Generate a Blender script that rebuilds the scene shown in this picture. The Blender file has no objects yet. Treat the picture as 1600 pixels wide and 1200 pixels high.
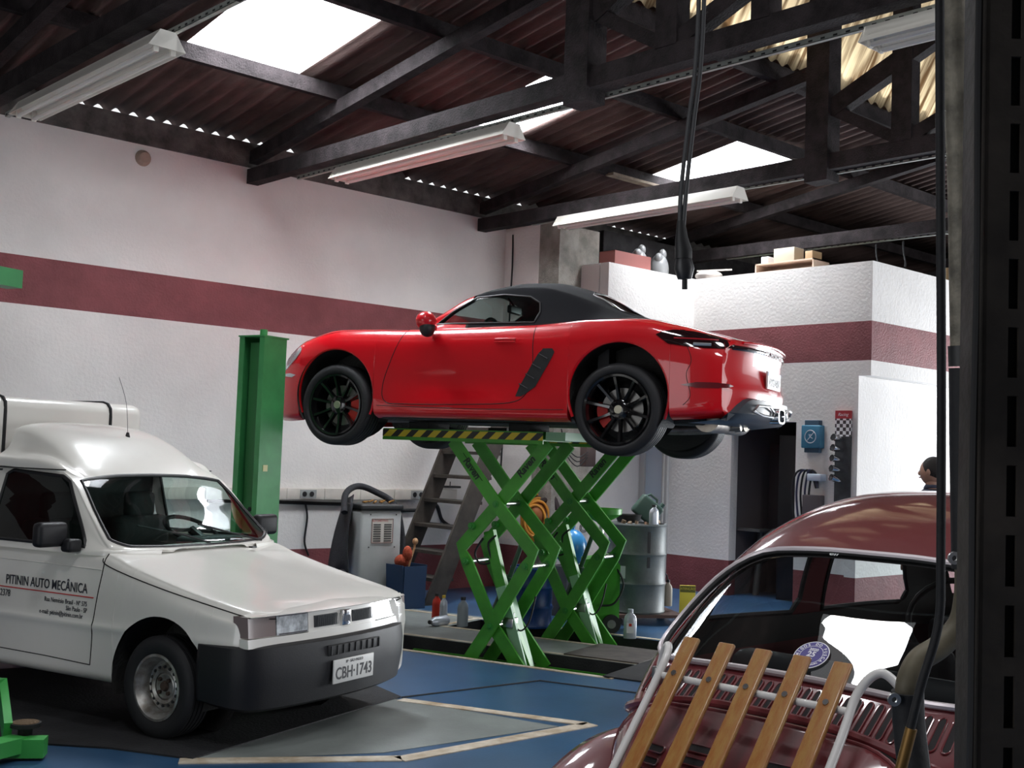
import bpy, bmesh, math, random
import numpy as np
from mathutils import Vector, Matrix
random.seed(7)
PI = math.pi
R = math.radians
SC = bpy.context.scene
COL = SC.collection
# ------------------------------------------------------------------ camera
CAM_H = 1.60
YAW, PITCH, ROLL, FPX = R(47.3), R(3.4), R(2.1), 1860.0
def cam_axes():
    F = Vector((math.cos(YAW)*math.cos(PITCH), math.sin(YAW)*math.cos(PITCH), math.sin(PITCH)))
    r = Vector((math.sin(YAW), -math.cos(YAW), 0)); u = r.cross(F)
    r2 = math.cos(ROLL)*r + math.sin(ROLL)*u; u2 = -math.sin(ROLL)*r + math.cos(ROLL)*u
    return F, r2, u2
CF, CR, CU = cam_axes()
cd = bpy.data.cameras.new('camera'); cam = bpy.data.objects.new('camera', cd); COL.objects.link(cam)
M = Matrix((( CR.x, CU.x, -CF.x, 0), (CR.y, CU.y, -CF.y, 0), (CR.z, CU.z, -CF.z, CAM_H), (0,0,0,1)))
cam.matrix_world = M
cd.sensor_fit = 'HORIZONTAL'; cd.sensor_width = 36.0; cd.lens = 36.0*FPX/1600.0
cd.clip_start = 0.05; cd.clip_end = 200
SC.camera = cam
# ------------------------------------------------------------------ world, lamps, exposure
w = bpy.data.worlds.new('sky'); SC.world = w; w.use_nodes = True
bg = w.node_tree.nodes['Background']; bg.inputs[0].default_value = (0.95, 0.97, 1.0, 1); bg.inputs[1].default_value = 1.0
SC.view_settings.view_transform = 'Standard'; SC.view_settings.look = 'None'
SC.view_settings.exposure = 0.2; SC.view_settings.gamma = 1.0
try: SC.view_settings.use_curve_mapping = False
except Exception: pass
def area(name, loc, size, power, direction, color=(1,1,1)):
    l = bpy.data.lights.new(name, 'AREA'); l.shape = 'RECTANGLE'; l.size, l.size_y = size
    l.energy = power; l.color = color
    o = bpy.data.objects.new(name, l); COL.objects.link(o); o.location = loc
    o.rotation_euler = Vector(direction).to_track_quat('-Z', 'Y').to_euler()
    return o
# daylight pouring through the roof lights, added ones included, and the two open gates (sizes of the openings)
SKYL = [(4.66, 5.84), (7.76, 8.54), (10.8, 11.9)]
for u0, u1 in SKYL:
    area('skylight_and_fill', ((u0+u1)/2, 8.66, 5.75), (u1-u0, 1.3), 300, (0, -.1, -1), (.92, .96, 1))
for u0, v0 in ((.6, 1.6), (6.6, 1.4), (3.6, -2.2)):
    area('skylight_and_fill', (u0, v0, 7.3), (1.1, 1.9), 130, (.15, .35, -1), (.95, .97, 1))  # unseen roof openings, added to light the foreground from above
area('skylight_and_fill', (3.46, 4.65, 7.2), (.6, 1.6), 110, (.05, .1, -1), (.95, .97, 1))  # unseen roof opening, placed for its reflection in the beetle's rear window
area('gate_daylight', (12.5, -7.9, 2.2), (8.0, 3.8), 380, (-.35, 1, .05), (.96, .97, 1))
area('gate_daylight', (-4.9, 3.0, 2.1), (5.0, 3.6), 60, (1, .15, .05), (.95, .97, 1))

# ------------------------------------------------------------------ helpers
def px_ray(x, y):
    return CF + CR*((x-800)/FPX) - CU*((y-600)/FPX)
def spot(x, depth, z=0.0):
    """ground point seen in column x of the photograph at a given distance"""
    d = px_ray(x, 700); k = depth
    return Vector((d.x*k, d.y*k, z))
MATS = {}
def mat(name, col, rough=.6, metal=0.0, spec=.5, var=0.0, scale=8.0, bump=0.0, bscale=60.0, coat=0.0, col2=None, emit=None, estr=0.0, stretch=None, det=4, cr=.06):
    if name in MATS: return MATS[name]
    m = bpy.data.materials.new(name); m.use_nodes = True; MATS[name] = m
    nt = m.node_tree; b = nt.nodes['Principled BSDF']
    b.inputs['Base Color'].default_value = (*col, 1); b.inputs['Roughness'].default_value = rough
    b.inputs['Metallic'].default_value = metal; b.inputs['Specular IOR Level'].default_value = spec
    if coat: b.inputs['Coat Weight'].default_value = coat; b.inputs['Coat Roughness'].default_value = cr
    if emit: b.inputs['Emission Color'].default_value = (*emit, 1); b.inputs['Emission Strength'].default_value = estr
    tc = nt.nodes.new('ShaderNodeTexCoord')
    vec = tc.outputs['Object']
    if stretch:
        mp = nt.nodes.new('ShaderNodeMapping'); mp.inputs['Scale'].default_value = stretch
        nt.links.new(vec, mp.inputs[0]); vec = mp.outputs[0]
    if var or col2:
        n = nt.nodes.new('ShaderNodeTexNoise'); n.inputs['Scale'].default_value = scale; n.inputs['Detail'].default_value = det
        n.inputs['Roughness'].default_value = .6
        nt.links.new(vec, n.inputs['Vector'])
        r = nt.nodes.new('ShaderNodeValToRGB')
        c2 = col2 if col2 else tuple(max(0, c*(1-var)) for c in col); c1 = col if col2 else tuple(min(1, c*(1+var)) for c in col)
        r.color_ramp.elements[0].position = .35; r.color_ramp.elements[1].position = .65
        r.color_ramp.elements[0].color = (*c2, 1); r.color_ramp.elements[1].color = (*c1, 1)
        nt.links.new(n.outputs['Fac'], r.inputs[0]); nt.links.new(r.outputs[0], b.inputs['Base Color'])
    if bump:
        n2 = nt.nodes.new('ShaderNodeTexNoise'); n2.inputs['Scale'].default_value = bscale; n2.inputs['Detail'].default_value = 5
        nt.links.new(vec, n2.inputs['Vector'])
        bp = nt.nodes.new('ShaderNodeBump'); bp.inputs['Strength'].default_value = bump; bp.inputs['Distance'].default_value = .02
        nt.links.new(n2.outputs['Fac'], bp.inputs['Height']); nt.links.new(bp.outputs[0], b.inputs['Normal'])
    return m
def glass(name, tint=(.75,.8,.8), refl=1.0, ior=1.5):
    if name in MATS: return MATS[name]
    m = bpy.data.materials.new(name); m.use_nodes = True; MATS[name] = m; nt = m.node_tree; nt.nodes.clear()
    o = nt.nodes.new('ShaderNodeOutputMaterial'); mx = nt.nodes.new('ShaderNodeMixShader')
    t = nt.nodes.new('ShaderNodeBsdfTransparent'); t.inputs[0].default_value = (*tint, 1)
    g = nt.nodes.new('ShaderNodeBsdfGlossy'); g.inputs['Roughness'].default_value = .01; g.inputs[0].default_value = (refl, refl, refl, 1)
    f = nt.nodes.new('ShaderNodeFresnel'); f.inputs[0].default_value = ior
    ge = nt.nodes.new('ShaderNodeNewGeometry'); mt_ = nt.nodes.new('ShaderNodeMix'); mt_.inputs[2].default_value = ior; mt_.inputs[3].default_value = 1/ior
    nt.links.new(ge.outputs['Backfacing'], mt_.inputs[0]); nt.links.new(mt_.outputs[0], f.inputs[0])
    nt.links.new(f.outputs[0], mx.inputs[0]); nt.links.new(t.outputs[0], mx.inputs[1]); nt.links.new(g.outputs[0], mx.inputs[2])
    nt.links.new(mx.outputs[0], o.inputs[0]); return m

class MB:
    """collects shapes into one mesh"""
    def __init__(s, T=None): s.v = []; s.f = []; s.m = []; s.sm = []; s.T = T
    def add(s, vs, fs, mi=0, smooth=False):
        k = len(s.v)
        s.v += [tuple(s.T @ Vector(v)) if s.T else tuple(v) for v in vs]
        for f in fs: s.f.append(tuple(i+k for i in f)); s.m.append(mi); s.sm.append(smooth)
        return s
    def box(s, a, b, mi=0, bev=0.0, T=None):
        x0,y0,z0 = (min(a[i],b[i]) for i in range(3)); x1,y1,z1 = (max(a[i],b[i]) for i in range(3))
        if bev <= 0:
            v = [(x0,y0,z0),(x1,y0,z0),(x1,y1,z0),(x0,y1,z0),(x0,y0,z1),(x1,y0,z1),(x1,y1,z1),(x0,y1,z1)]
            f = [(0,3,2,1),(4,5,6,7),(0,1,5,4),(1,2,6,5),(2,3,7,6),(3,0,4,7)]
        else:
            bm = bmesh.new(); bmesh.ops.create_cube(bm, size=1)
            bmesh.ops.scale(bm, vec=(x1-x0,y1-y0,z1-z0), verts=bm.verts)
            bmesh.ops.translate(bm, vec=((x0+x1)/2,(y0+y1)/2,(z0+z1)/2), verts=bm.verts)
            bv = min(bev, .49*min(x1-x0,y1-y0,z1-z0))
            bmesh.ops.bevel(bm, geom=list(bm.edges), offset=bv, segments=3, affect='EDGES', profile=.5)
            v = [tuple(q.co) for q in bm.verts]; bm.verts.index_update(); f = [tuple(q.index for q in p.verts) for p in bm.faces]; bm.free()
        if T: v = [tuple(T @ Vector(q)) for q in v]
        return s.add(v, f, mi, bev > 0)
    def prism(s, poly, axis, a, b, mi=0):
        """polygon in the two other axes extruded along axis from a to b"""
        def mk(p, q):
            if axis == 0: return (q, p[0], p[1])
            if axis == 1: return (p[0], q, p[1])
            return (p[0], p[1], q)
        n = len(poly); v = [mk(p, a) for p in poly] + [mk(p, b) for p in poly]
        f = [tuple(range(n)), tuple(range(2*n-1, n-1, -1))] + [(i, (i+1) % n, n+(i+1) % n, n+i) for i in range(n)]
        return s.add(v, f, mi)
    def beam(s, p, q, wdt, hgt, mi=0, up=(0,0,1)):
        p, q = Vector(p), Vector(q); d = (q-p).normalized(); sd = d.cross(Vector(up))
        if sd.length < 1e-4: sd = d.cross(Vector((1,0,0)))
        sd.normalize(); u = sd.cross(d).normalized()
        v = [tuple(c + sd*a*wdt/2 + u*b*hgt/2) for c in (p, q) for a, b in ((-1,-1),(1,-1),(1,1),(-1,1))]
        return s.add(v, [(0,1,2,3),(7,6,5,4),(0,4,5,1),(1,5,6,2),(2,6,7,3),(3,7,4,0)], mi)
    def tube(s, pts, r, n=10, mi=0, closed=False, caps=True, sm=True):
        pts = [Vector(p) for p in pts]; N = len(pts); rs = r if hasattr(r, '__len__') else [r]*N
        rings = []; prev = None
        for i, p in enumerate(pts):
            if closed: d = pts[(i+1) % N]-pts[i-1]
            else: d = pts[min(i+1, N-1)]-pts[max(i-1, 0)]
            d.normalize()
            if prev is None:
                a = d.cross(Vector((0,0,1)));
                if a.length < .1: a = d.cross(Vector((1,0,0)))
            else: a = prev - d*prev.dot(d)
            a.normalize(); prev = a; b = d.cross(a)
            rings.append([tuple(p + (a*math.cos(t)+b*math.sin(t))*rs[i]) for t in [2*PI*k/n for k in range(n)]])
        v = [q for ring in rings for q in ring]; f = []
        for i in range(N if closed else N-1):
            j = (i+1) % N
            for k in range(n): f.append((i*n+k, i*n+(k+1) % n, j*n+(k+1) % n, j*n+k))
        if caps and not closed: f += [tuple(range(n-1, -1, -1)), tuple((N-1)*n+k for k in range(n))]
        return s.add(v, f, mi, sm)
    def cyl(s, p, q, r, n=20, mi=0, r2=None, sm=True): return s.tube([p, q], [r, r if r2 is None else r2], n, mi, sm=sm)
    def lathe(s, prof, n=32, T=None, mi=0, sm=True, a0=0.0, a1=2*PI):
        """profile (r, h) spun about z"""
        full = abs(a1-a0-2*PI) < 1e-6; K = len(prof); cnt = n if full else n+1
        v = []
        for k in range(cnt):
            a = a0+(a1-a0)*k/n
            for r, h in prof: v.append((r*math.cos(a), r*math.sin(a), h))
        if T: v = [tuple(T @ Vector(q)) for q in v]
        f = []
        for k in range(n):
            k2 = (k+1) % cnt
            for i in range(K-1): f.append((k*K+i, k2*K+i, k2*K+i+1, k*K+i+1))
        return s.add(v, f, mi, sm)
    def ball(s, c, rad, n=14, mi=0):
        rx, ry, rz = rad if hasattr(rad, '__len__') else (rad,)*3
        v = []; f = []
        for i in range(n+1):
            t = PI*i/n
            for k in range(2*n):
                a = PI*k/n; v.append((c[0]+rx*math.sin(t)*math.cos(a), c[1]+ry*math.sin(t)*math.sin(a), c[2]+rz*math.cos(t)))
        for i in range(n):
            for k in range(2*n): f.append((i*2*n+k, i*2*n+(k+1) % (2*n), (i+1)*2*n+(k+1) % (2*n), (i+1)*2*n+k))
        return s.add(v, f, mi, True)
    def build(s, name, mats, parent=None, autosmooth=True):
        me = bpy.data.meshes.new(name); me.from_pydata(s.v, [], s.f)
        ms = mats if isinstance(mats, (list, tuple)) else [mats]
        for m in ms: me.materials.append(m)
        me.polygons.foreach_set('material_index', s.m); me.polygons.foreach_set('use_smooth', s.sm)
        bm = bmesh.new(); bm.from_mesh(me); bmesh.ops.remove_doubles(bm, verts=bm.verts, dist=1e-5)
        bmesh.ops.recalc_face_normals(bm, faces=bm.faces); bm.to_mesh(me); bm.free()
        if autosmooth:
            try: me.set_sharp_from_angle(angle=R(38))
            except Exception: pass
        me.update()
        o = bpy.data.objects.new(name, me); COL.objects.link(o)
        if parent: o.parent = parent
        return o
def tag(o, label, cat, group=None):
    o['label'] = label; o['category'] = cat
    if group: o['group'] = group
    return o
def thing(name, label, cat, loc=(0,0,0), rz=0.0, group=None):
    o = bpy.data.objects.new(name, None); o.empty_display_size = .1; COL.objects.link(o)
    o.location = loc; o.rotation_euler = (0, 0, rz); return tag(o, label, cat, group)
def struct(mb, name, m):
    o = mb.build(name, m); o['kind'] = 'structure'; return o
def copy_tree(o, parent=None):
    c = o.copy(); COL.objects.link(c); c.parent = parent
    for ch in list(o.children): copy_tree(ch, c)
    return c
def smooth_path(pts, n=8, closed=False):
    P = [Vector(p) for p in pts]; N = len(P); out = []
    rng = range(N) if closed else range(N-1)
    for i in rng:
        if closed: a, b, c, d = P[i-1], P[i], P[(i+1) % N], P[(i+2) % N]
        else: a, b, c, d = P[max(i-1,0)], P[i], P[i+1], P[min(i+2,N-1)]
        for k in range(n):
            t = k/n
            out.append(.5*((2*b)+(c-a)*t+(2*a-5*b+4*c-d)*t*t+(-a+3*b-3*c+d)*t**3))
    if not closed: out.append(P[-1])
    return out
def text(name, body, size, m, parent=None, T=None, extrude=.0008, align='CENTER', shear=0.0, bold=0.0, sx=1.0):
    cu = bpy.data.curves.new('txt', 'FONT'); cu.body = body; cu.size = size; cu.extrude = extrude; cu.align_x = align; cu.align_y = 'CENTER'
    cu.shear = shear; cu.offset = bold; cu.resolution_u = 3
    o = bpy.data.objects.new('txt', cu); COL.objects.link(o)
    dg = bpy.context.evaluated_depsgraph_get(); me = bpy.data.meshes.new_from_object(o.evaluated_get(dg))
    bpy.data.objects.remove(o); me.name = name; me.materials.clear(); me.materials.append(m)
    if sx != 1.0: me.transform(Matrix.Diagonal((sx, 1, 1, 1)))
    if T: me.transform(T)
    ob = bpy.data.objects.new(name, me); COL.objects.link(ob)
    if parent: ob.parent = parent
    return ob
def basis(o, x, y, z):
    """matrix whose columns are x, y, z at origin o"""
    x, y, z = Vector(x).normalized(), Vector(y).normalized(), Vector(z).normalized()
    return Matrix(((x.x,y.x,z.x,o[0]),(x.y,y.y,z.y,o[1]),(x.z,y.z,z.z,o[2]),(0,0,0,1)))
# ---- free-form surfaces
def inside(P, x, y):
    c = False; n = len(P); j = n-1
    for i in range(n):
        xi, yi = P[i]; xj, yj = P[j]
        if (yi > y) != (yj > y) and x < (xj-xi)*(y-yi)/(yj-yi)+xi: c = not c
        j = i
    return c
def nearest(P, x, y, su, sv):
    best = None
    n = len(P)
    for i in range(n):
        ax, ay = P[i]; bx, by = P[(i+1) % n]
        dx, dy = (bx-ax)*su, (by-ay)*sv; L = dx*dx+dy*dy
        t = 0 if L < 1e-12 else max(0, min(1, (((x-ax)*su)*dx+((y-ay)*sv)*dy)/L))
        qx, qy = ax+(bx-ax)*t, ay+(by-ay)*t; d = ((qx-x)*su)**2+((qy-y)*sv)**2
        if best is None or d < best[0]: best = (d, qx, qy)
    return best[1], best[2], best[0]
def surf(mb, S, U, V, keep=None, holes=(), off=0.0, mi=0, test=None, su=1.0, sv=1.0):
    """grid over (u,v); cells inside keep polygons and outside holes; cut edges snap to the polygons"""
    nu, nv = len(U), len(V); polys = list(keep or [])+list(holes)
    use = {}
    for i in range(nu-1):
        for j in range(nv-1):
            cu, cv = (U[i]+U[i+1])/2, (V[j]+V[j+1])/2
            k = True
            if keep is not None: k = any(inside(p, cu, cv) for p in keep)
            if k and any(inside(p, cu, cv) for p in holes): k = False
            if k and test and not test(cu, cv): k = False
            use[i, j] = k
    idx = {}; vs = []; fs = []
    def vert(i, j):
        if (i, j) in idx: return idx[i, j]
        u, v = U[i], V[j]
        around = [use[a, b] for a in (i-1, i) for b in (j-1, j) if (a, b) in use]
        if polys and not all(around):
            best = None
            for p in polys:
                q = nearest(p, u, v, su, sv)
                if best is None or q[2] < best[2]: best = q
            lim = (max(abs(U[min(i+1,nu-1)]-U[max(i-1,0)])*su, abs(V[min(j+1,nv-1)]-V[max(j-1,0)])*sv)*.8)**2
            if best[2] < lim: u, v = best[0], best[1]
        P = Vector(S(u, v))
        if off:
            e = 1e-3
            a = Vector(S(u+e/su, v))-Vector(S(u-e/su, v)); b = Vector(S(u, v+e/sv))-Vector(S(u, v-e/sv)); n = a.cross(b)
            if n.length > 1e-12: P += n.normalized()*off
        idx[i, j] = len(vs); vs.append(tuple(P)); return idx[i, j]
    for (i, j), k in use.items():
        if k: fs.append((vert(i,j), vert(i+1,j), vert(i+1,j+1), vert(i,j+1)))
    return mb.add(vs, fs, mi, True)
def pchip(xs, ys, x):
    n = len(xs)
    if x <= xs[0]: return ys[0]
    if x >= xs[-1]: return ys[-1]
    i = 0
    while xs[i+1] < x: i += 1
    def sl(k):
        if k <= 0: return (ys[1]-ys[0])/(xs[1]-xs[0])
        if k >= n-1: return (ys[-1]-ys[-2])/(xs[-1]-xs[-2])
        a = (ys[k]-ys[k-1])/(xs[k]-xs[k-1]); b = (ys[k+1]-ys[k])/(xs[k+1]-xs[k])
        if a*b <= 0: return 0.0
        return 2*a*b/(a+b)
    h = xs[i+1]-xs[i]; t = (x-xs[i])/h
    return (2*t**3-3*t*t+1)*ys[i]+(t**3-2*t*t+t)*h*sl(i)+(-2*t**3+3*t*t)*ys[i+1]+(t**3-t*t)*h*sl(i+1)
class Loft:
    """mirrored loft along x; stations {x: [(y,z) from the lowest outer point to the centre line]}"""
    def __init__(s, st, zcut=None, sub=8):
        s.xs = sorted(st); s.K = len(st[s.xs[0]]); s.st = [st[x] for x in s.xs]; s.zcut = zcut; s.sub = sub; s.c = {}
    def prof(s, x):
        k = round(x, 5)
        if k in s.c: return s.c[k]
        C = [Vector((pchip(s.xs, [q[i][0] for q in s.st], x), pchip(s.xs, [q[i][1] for q in s.st], x), 0)) for i in range(s.K)]
        C2 = C + [Vector((-C[-2].x, C[-2].y, 0))]
        out = smooth_path(C2, s.sub)[:(s.K-1)*s.sub+1]
        t0 = 0.0
        if s.zcut:
            zc = s.zcut(x)
            if zc is not None and out[0].y < zc:
                for i in range(len(out)-1):
                    if out[i+1].y >= zc:
                        t0 = i+(zc-out[i].y)/max(1e-6, out[i+1].y-out[i].y); break
        s.c[k] = (out, t0); return s.c[k]
    def at(s, x, v):
        """v in [-1,1]: -1 right bottom, 0 centre line, 1 left bottom"""
        out, t0 = s.prof(x); sg = 1 if v >= 0 else -1; a = 1-abs(v); n = len(out)-1
        t = t0+(n-t0)*min(1, max(0, a)); i = min(n-1, int(t)); f = t-i
        p = out[i]*(1-f)+out[i+1]*f
        return (x, sg*p.x, p.y)
    def yz(s, x, z):
        out, t0 = s.prof(x)
        for i in range(len(out)-1):
            if out[i].y <= z <= out[i+1].y: 
                f = (z-out[i].y)/max(1e-6, out[i+1].y-out[i].y); return out[i].x*(1-f)+out[i+1].x*f
        return out[-1].x if z > out[-1].y else out[0].x
    def vz(s, x, z):
        """v (left side, positive) where the profile reaches height z"""
        out, t0 = s.prof(x); n = len(out)-1
        for i in range(n):
            if out[i].y <= z <= out[i+1].y:
                t = i+(z-out[i].y)/max(1e-6, out[i+1].y-out[i].y); return 1-(t-t0)/(n-t0)
        return 1.0 if z < out[0].y else 0.0
    def zy(s, x, y):
        """height of the top skin at half width y"""
        out, t0 = s.prof(x)
        for i in range(len(out)-1, 0, -1):
            if out[i].x <= y <= out[i-1].x: 
                f = (y-out[i].x)/max(1e-6, out[i-1].x-out[i].x); return out[i].y*(1-f)+out[i-1].y*f
        return out[0].y
def lin(a, b, n): return [a+(b-a)*i/(n-1) for i in range(n)]
def denser(poly, n=6):
    out = []
    for i in range(len(poly)):
        a, b = poly[i], poly[(i+1) % len(poly)]
        for k in range(n): out.append((a[0]+(b[0]-a[0])*k/n, a[1]+(b[1]-a[1])*k/n))
    return out
# ------------------------------------------------------------------ materials of the place
m_white = mat('white_wall', (.76,.73,.70), .85, spec=.2, var=.05, scale=1.3, bump=.25, bscale=30)
m_maroon = mat('maroon_wall', (.19,.055,.06), .7, spec=.3, var=.14, scale=3, bump=.35, bscale=45)
m_conc = mat('concrete', (.27,.25,.22), .9, spec=.2, var=.3, scale=4, bump=.5)
m_darkwood = mat('dark_timber', (.026,.021,.022), .85, spec=.15, var=.4, scale=6, bump=.4)
m_roof = mat('roof_sheet', (.088,.060,.054), .9, spec=.15, var=.45, scale=2.2, bump=.3, stretch=(1,.25,1))
m_blue = mat('blue_floor', (.028,.080,.165), .34, spec=.5, var=.22, scale=1.1, bump=.05, det=8)
m_grey = mat('grey_floor', (.20,.22,.21), .45, spec=.4, var=.15, scale=2.2, bump=.06, det=8)
m_mat = mat('rubber_mat', (.020,.020,.022), .7, spec=.3, var=.3, scale=3, bump=.2)  # black rubber, set darker to deepen the shade under the van
m_line = mat('line_paint', (.66,.6,.5), .7, var=.0, col2=(.34,.25,.15), scale=5, det=6)
m_green = mat('green_paint', (.05,.265,.022), .38, spec=.5, var=.16, scale=5)
m_green2 = mat('green_post_paint', (.05,.29,.09), .42, spec=.5, var=.15, scale=3)
m_black = mat('black_plastic', (.012,.012,.013), .5)
m_blackrub = mat('black_rubber', (.008,.008,.009), .7, bump=.1)
m_steel = mat('steel', (.5,.5,.5), .3, 1.0)
m_lampwhite = mat('lamp_enamel', (.78,.75,.68), .4)
m_tube = mat('fluorescent_tube', (.75,.72,.68), .2)
m_conduit = mat('galvanised', (.40,.42,.38), .5, .3, var=.15)
m_chrome = mat('chrome', (.75,.75,.76), .08, 1.0)
m_pit = mat('pit', (.02,.02,.022), .8)

# ------------------------------------------------------------------ room shell
V0 = 10.83
# floor: building-aligned slab with painted patches; pits are recessed steel trays
LA = R(107.5); LO = Vector((6.9, 7.0, 0)); LF = Vector((math.cos(LA), math.sin(LA), 0)); LL = Vector((-math.sin(LA), math.cos(LA), 0))
def L2W(s, l, z=0): return LO+LF*s+LL*l+Vector((0,0,z))
PITS = [(-.85, 1.35, .02, .62), (-.85, 1.35, -1.27, -.68)]
# floor made as a grid aligned to the lift so that the two pits are real holes
mb = MB()
ss = [-16, -.85, 1.35, 14]; ls = [-13, -1.27, -.68, .02, .62, 13]
for i in range(3):
    for j in range(5):
        if i == 1 and j in (1, 3): continue
        q = [L2W(ss[i], ls[j]), L2W(ss[i+1], ls[j]), L2W(ss[i+1], ls[j+1]), L2W(ss[i], ls[j+1])]
        mb.add(q, [(0,1,2,3)])
for a, b, c, d in PITS:
    q = [L2W(a,c,0),L2W(b,c,0),L2W(b,d,0),L2W(a,d,0),L2W(a,c,-.13),L2W(b,c,-.13),L2W(b,d,-.13),L2W(a,d,-.13)]
    mb.add(q, [(0,1,5,4),(1,2,6,5),(2,3,7,6),(3,0,4,7),(4,5,6,7)], 1)
struct(mb, 'floor', [m_blue, m_mat])
def slab(name, pts, m, z=.004, label=None, cat=None):
    mb = MB(); n = len(pts); P = [Vector((p[0], p[1], z)) for p in pts]; Q = [Vector((p[0], p[1], .0005)) for p in pts]
    mb.add(P+Q, [tuple(range(n))]+[(i, (i+1) % n, n+(i+1) % n, n+i) for i in range(n)])
    o = mb.build(name, m)
    if label: tag(o, label, cat)
    else: o['kind'] = 'structure'
    return o
def strip(name, a, b, wd, m, z=.006):
    a, b = Vector((*a[:2], 0)), Vector((*b[:2], 0)); d = (b-a).normalized(); n = Vector((-d.y, d.x, 0))*wd/2
    return slab(name, [a-n, b-n, b+n, a+n], m, z)
# painted chevron in the foreground
tip = Vector((5.35, 4.95, 0)); ca = Vector((4.79, 6.17, 0)); cb = Vector((3.02, 5.50, 0)); cc = Vector((3.85, 4.98, 0))
slab('trim_1', [ca, Vector((4.2, 6.5, 0)), Vector((3.3, 6.0, 0)), cb, Vector((3.30, 5.40,0)), Vector((3.9, 5.12,0)), Vector((5.12, 5.03, 0))], m_grey, .003)
strip('trim_2', (4.79, 6.14), (5.30, 4.98), .09, m_line); strip('trim_3', (5.33, 4.96), (3.88, 4.96), .10, m_line)
strip('trim_4', (3.90, 4.97), (2.95, 5.56), .10, m_line)
# bay surround at the scissor lift
slab('trim_5', [L2W(1.35,.62), L2W(2.6,.62), L2W(2.6,-1.45), L2W(1.35,-1.45)], m_grey, .003)
slab('trim_6', [L2W(-.85,.02), L2W(1.35,.02), L2W(1.35,-.68), L2W(-.85,-.68)], m_grey, .003)
for k, (a, b) in enumerate((((-.95,.67),(2.7,.67)), ((-.95,-.02),(1.4,-.02)), ((-.95,-.64),(1.4,-.64)), ((-1.3,-1.32),(2.7,-1.32)), ((-.9,.7),(-.9,-.05)), ((1.42,-.65),(1.42,-1.3)))):
    strip('trim_%d' % (7+k), L2W(*a), L2W(*b), .055, m_line)
# skirt steel plates and mats
slab('floor_plate', [L2W(-.86,.66), L2W(-2.3,.66), L2W(-2.3,-1.5), L2W(-.86,-1.5)], m_mat, .012, 'dark rubber mat on the blue floor behind the red beetle, beside the scissor lift', 'mat')
slab('floor_plate', [L2W(-.2,-.0), L2W(-.2,-.68), L2W(-.86,-.68), L2W(-.86,.0)], mat('worn_plate', (.075,.06,.052), .6, .3, var=.3), .016, 'brown worn steel plate between the two lift pits', 'plate')
slab('rubber_mat', [(2.35,6.75),(2.45,6.35),(2.78,5.98),(3.02,5.55),(4.84,6.2),(5.2,8.0),(2.0,8.6)], m_mat, .010, 'black floor mat beneath the white pickup van', 'mat')
# floor joint
mb = MB(); mb.tube([(4.84,6.19,.004),(6.02,6.12,.004),(6.3,5.42,.004),(6.9,4.2,.004)], .006, 6); struct(mb, 'trim_20', m_pit)

# left wall with its painted bands: separate strips of wall, one surface
def wall_bands(name, p, q, ztop, zb=.52, s0=2.79, s1=3.23, nrm=(0,-1), th=.22, zbot=0.0, clean=False):
    """wall from p to q (xy); nrm points into the room"""
    mb = MB(); n = Vector((nrm[0], nrm[1], 0))
    lv = [zbot]+[z for z in (zb, s0, s1) if zbot < z < ztop]+[ztop]; mi = {zb:0}
    for a, b in zip(lv[:-1], lv[1:]):
        band = 1 if (b == zb or b == s1) else 0
        P = [Vector((*p,a)), Vector((*q,a)), Vector((*q,b)), Vector((*p,b))]
        Q = [x - n*th for x in P]
        f = [(0,1,2,3),(7,6,5,4),(0,3,7,4),(1,5,6,2)]
        if a == zbot: f.append((0,4,5,1))
        if b == ztop: f.append((3,2,6,7))
        mb.add(P+Q, f, band)
    return struct(mb, name, [m_white, m_maroon])
wall_bands('wall_left', (-5, V0), (9.8, V0), 4.46)
mb = MB(); mb.box((9.8,V0,0),(19,V0+.22,4.46)); struct(mb, 'wall_left_far', m_conc)
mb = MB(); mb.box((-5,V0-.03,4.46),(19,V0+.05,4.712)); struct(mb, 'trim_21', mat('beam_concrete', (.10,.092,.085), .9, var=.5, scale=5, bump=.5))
# wing wall and concrete column at the corner
wall_bands('wall_wing', (9.8, 10.2), (9.8, V0), 4.38, nrm=(-1,0), th=.2)
mb = MB(); mb.box((9.78,9.86,0),(10.1,10.2,4.45)); mb.box((10.1,9.9,0),(10.5,10.2,4.35)); struct(mb, 'wall_column', m_conc)
mb = MB(); mb.box((11.0,10.3,3.9),(18.4,10.4,4.5)); struct(mb, 'wall_back_upper', mat('dark_wall', (.03,.028,.03), .9, var=.4))  # very dark mottled wall above the office
# office block (A, B, C, D faces)
ZT = 3.90
wall_bands('wall_office_a', (10.2, 9.60), (10.2, 10.3), ZT, nrm=(-1,0), zbot=2.62)
mb = MB()
def face_bands(name, p, q, nrm, z0, z1, th=.14, zb=.40):
    return wall_bands(name, p, q, z1, zb=zb, nrm=nrm, th=th, zbot=z0)
face_bands('wall_office_b', (10.2, 9.45), (11.85, 9.45), (0,-1), 2.62, ZT)
face_bands('wall_office_c', (11.8, 9.45), (11.8, 7.09), (-1,0), 2.62, ZT)
face_bands('wall_office_d', (11.8, 6.95), (18.5, 6.95), (0,-1), 2.62, ZT)
# office roof slab
mb = MB(); mb.box((10.34,9.59,3.70),(18.5,10.3,3.80)); mb.box((11.94,7.09,3.70),(18.5,9.59,3.80)); struct(mb, 'ceiling_office', m_conc)
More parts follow.
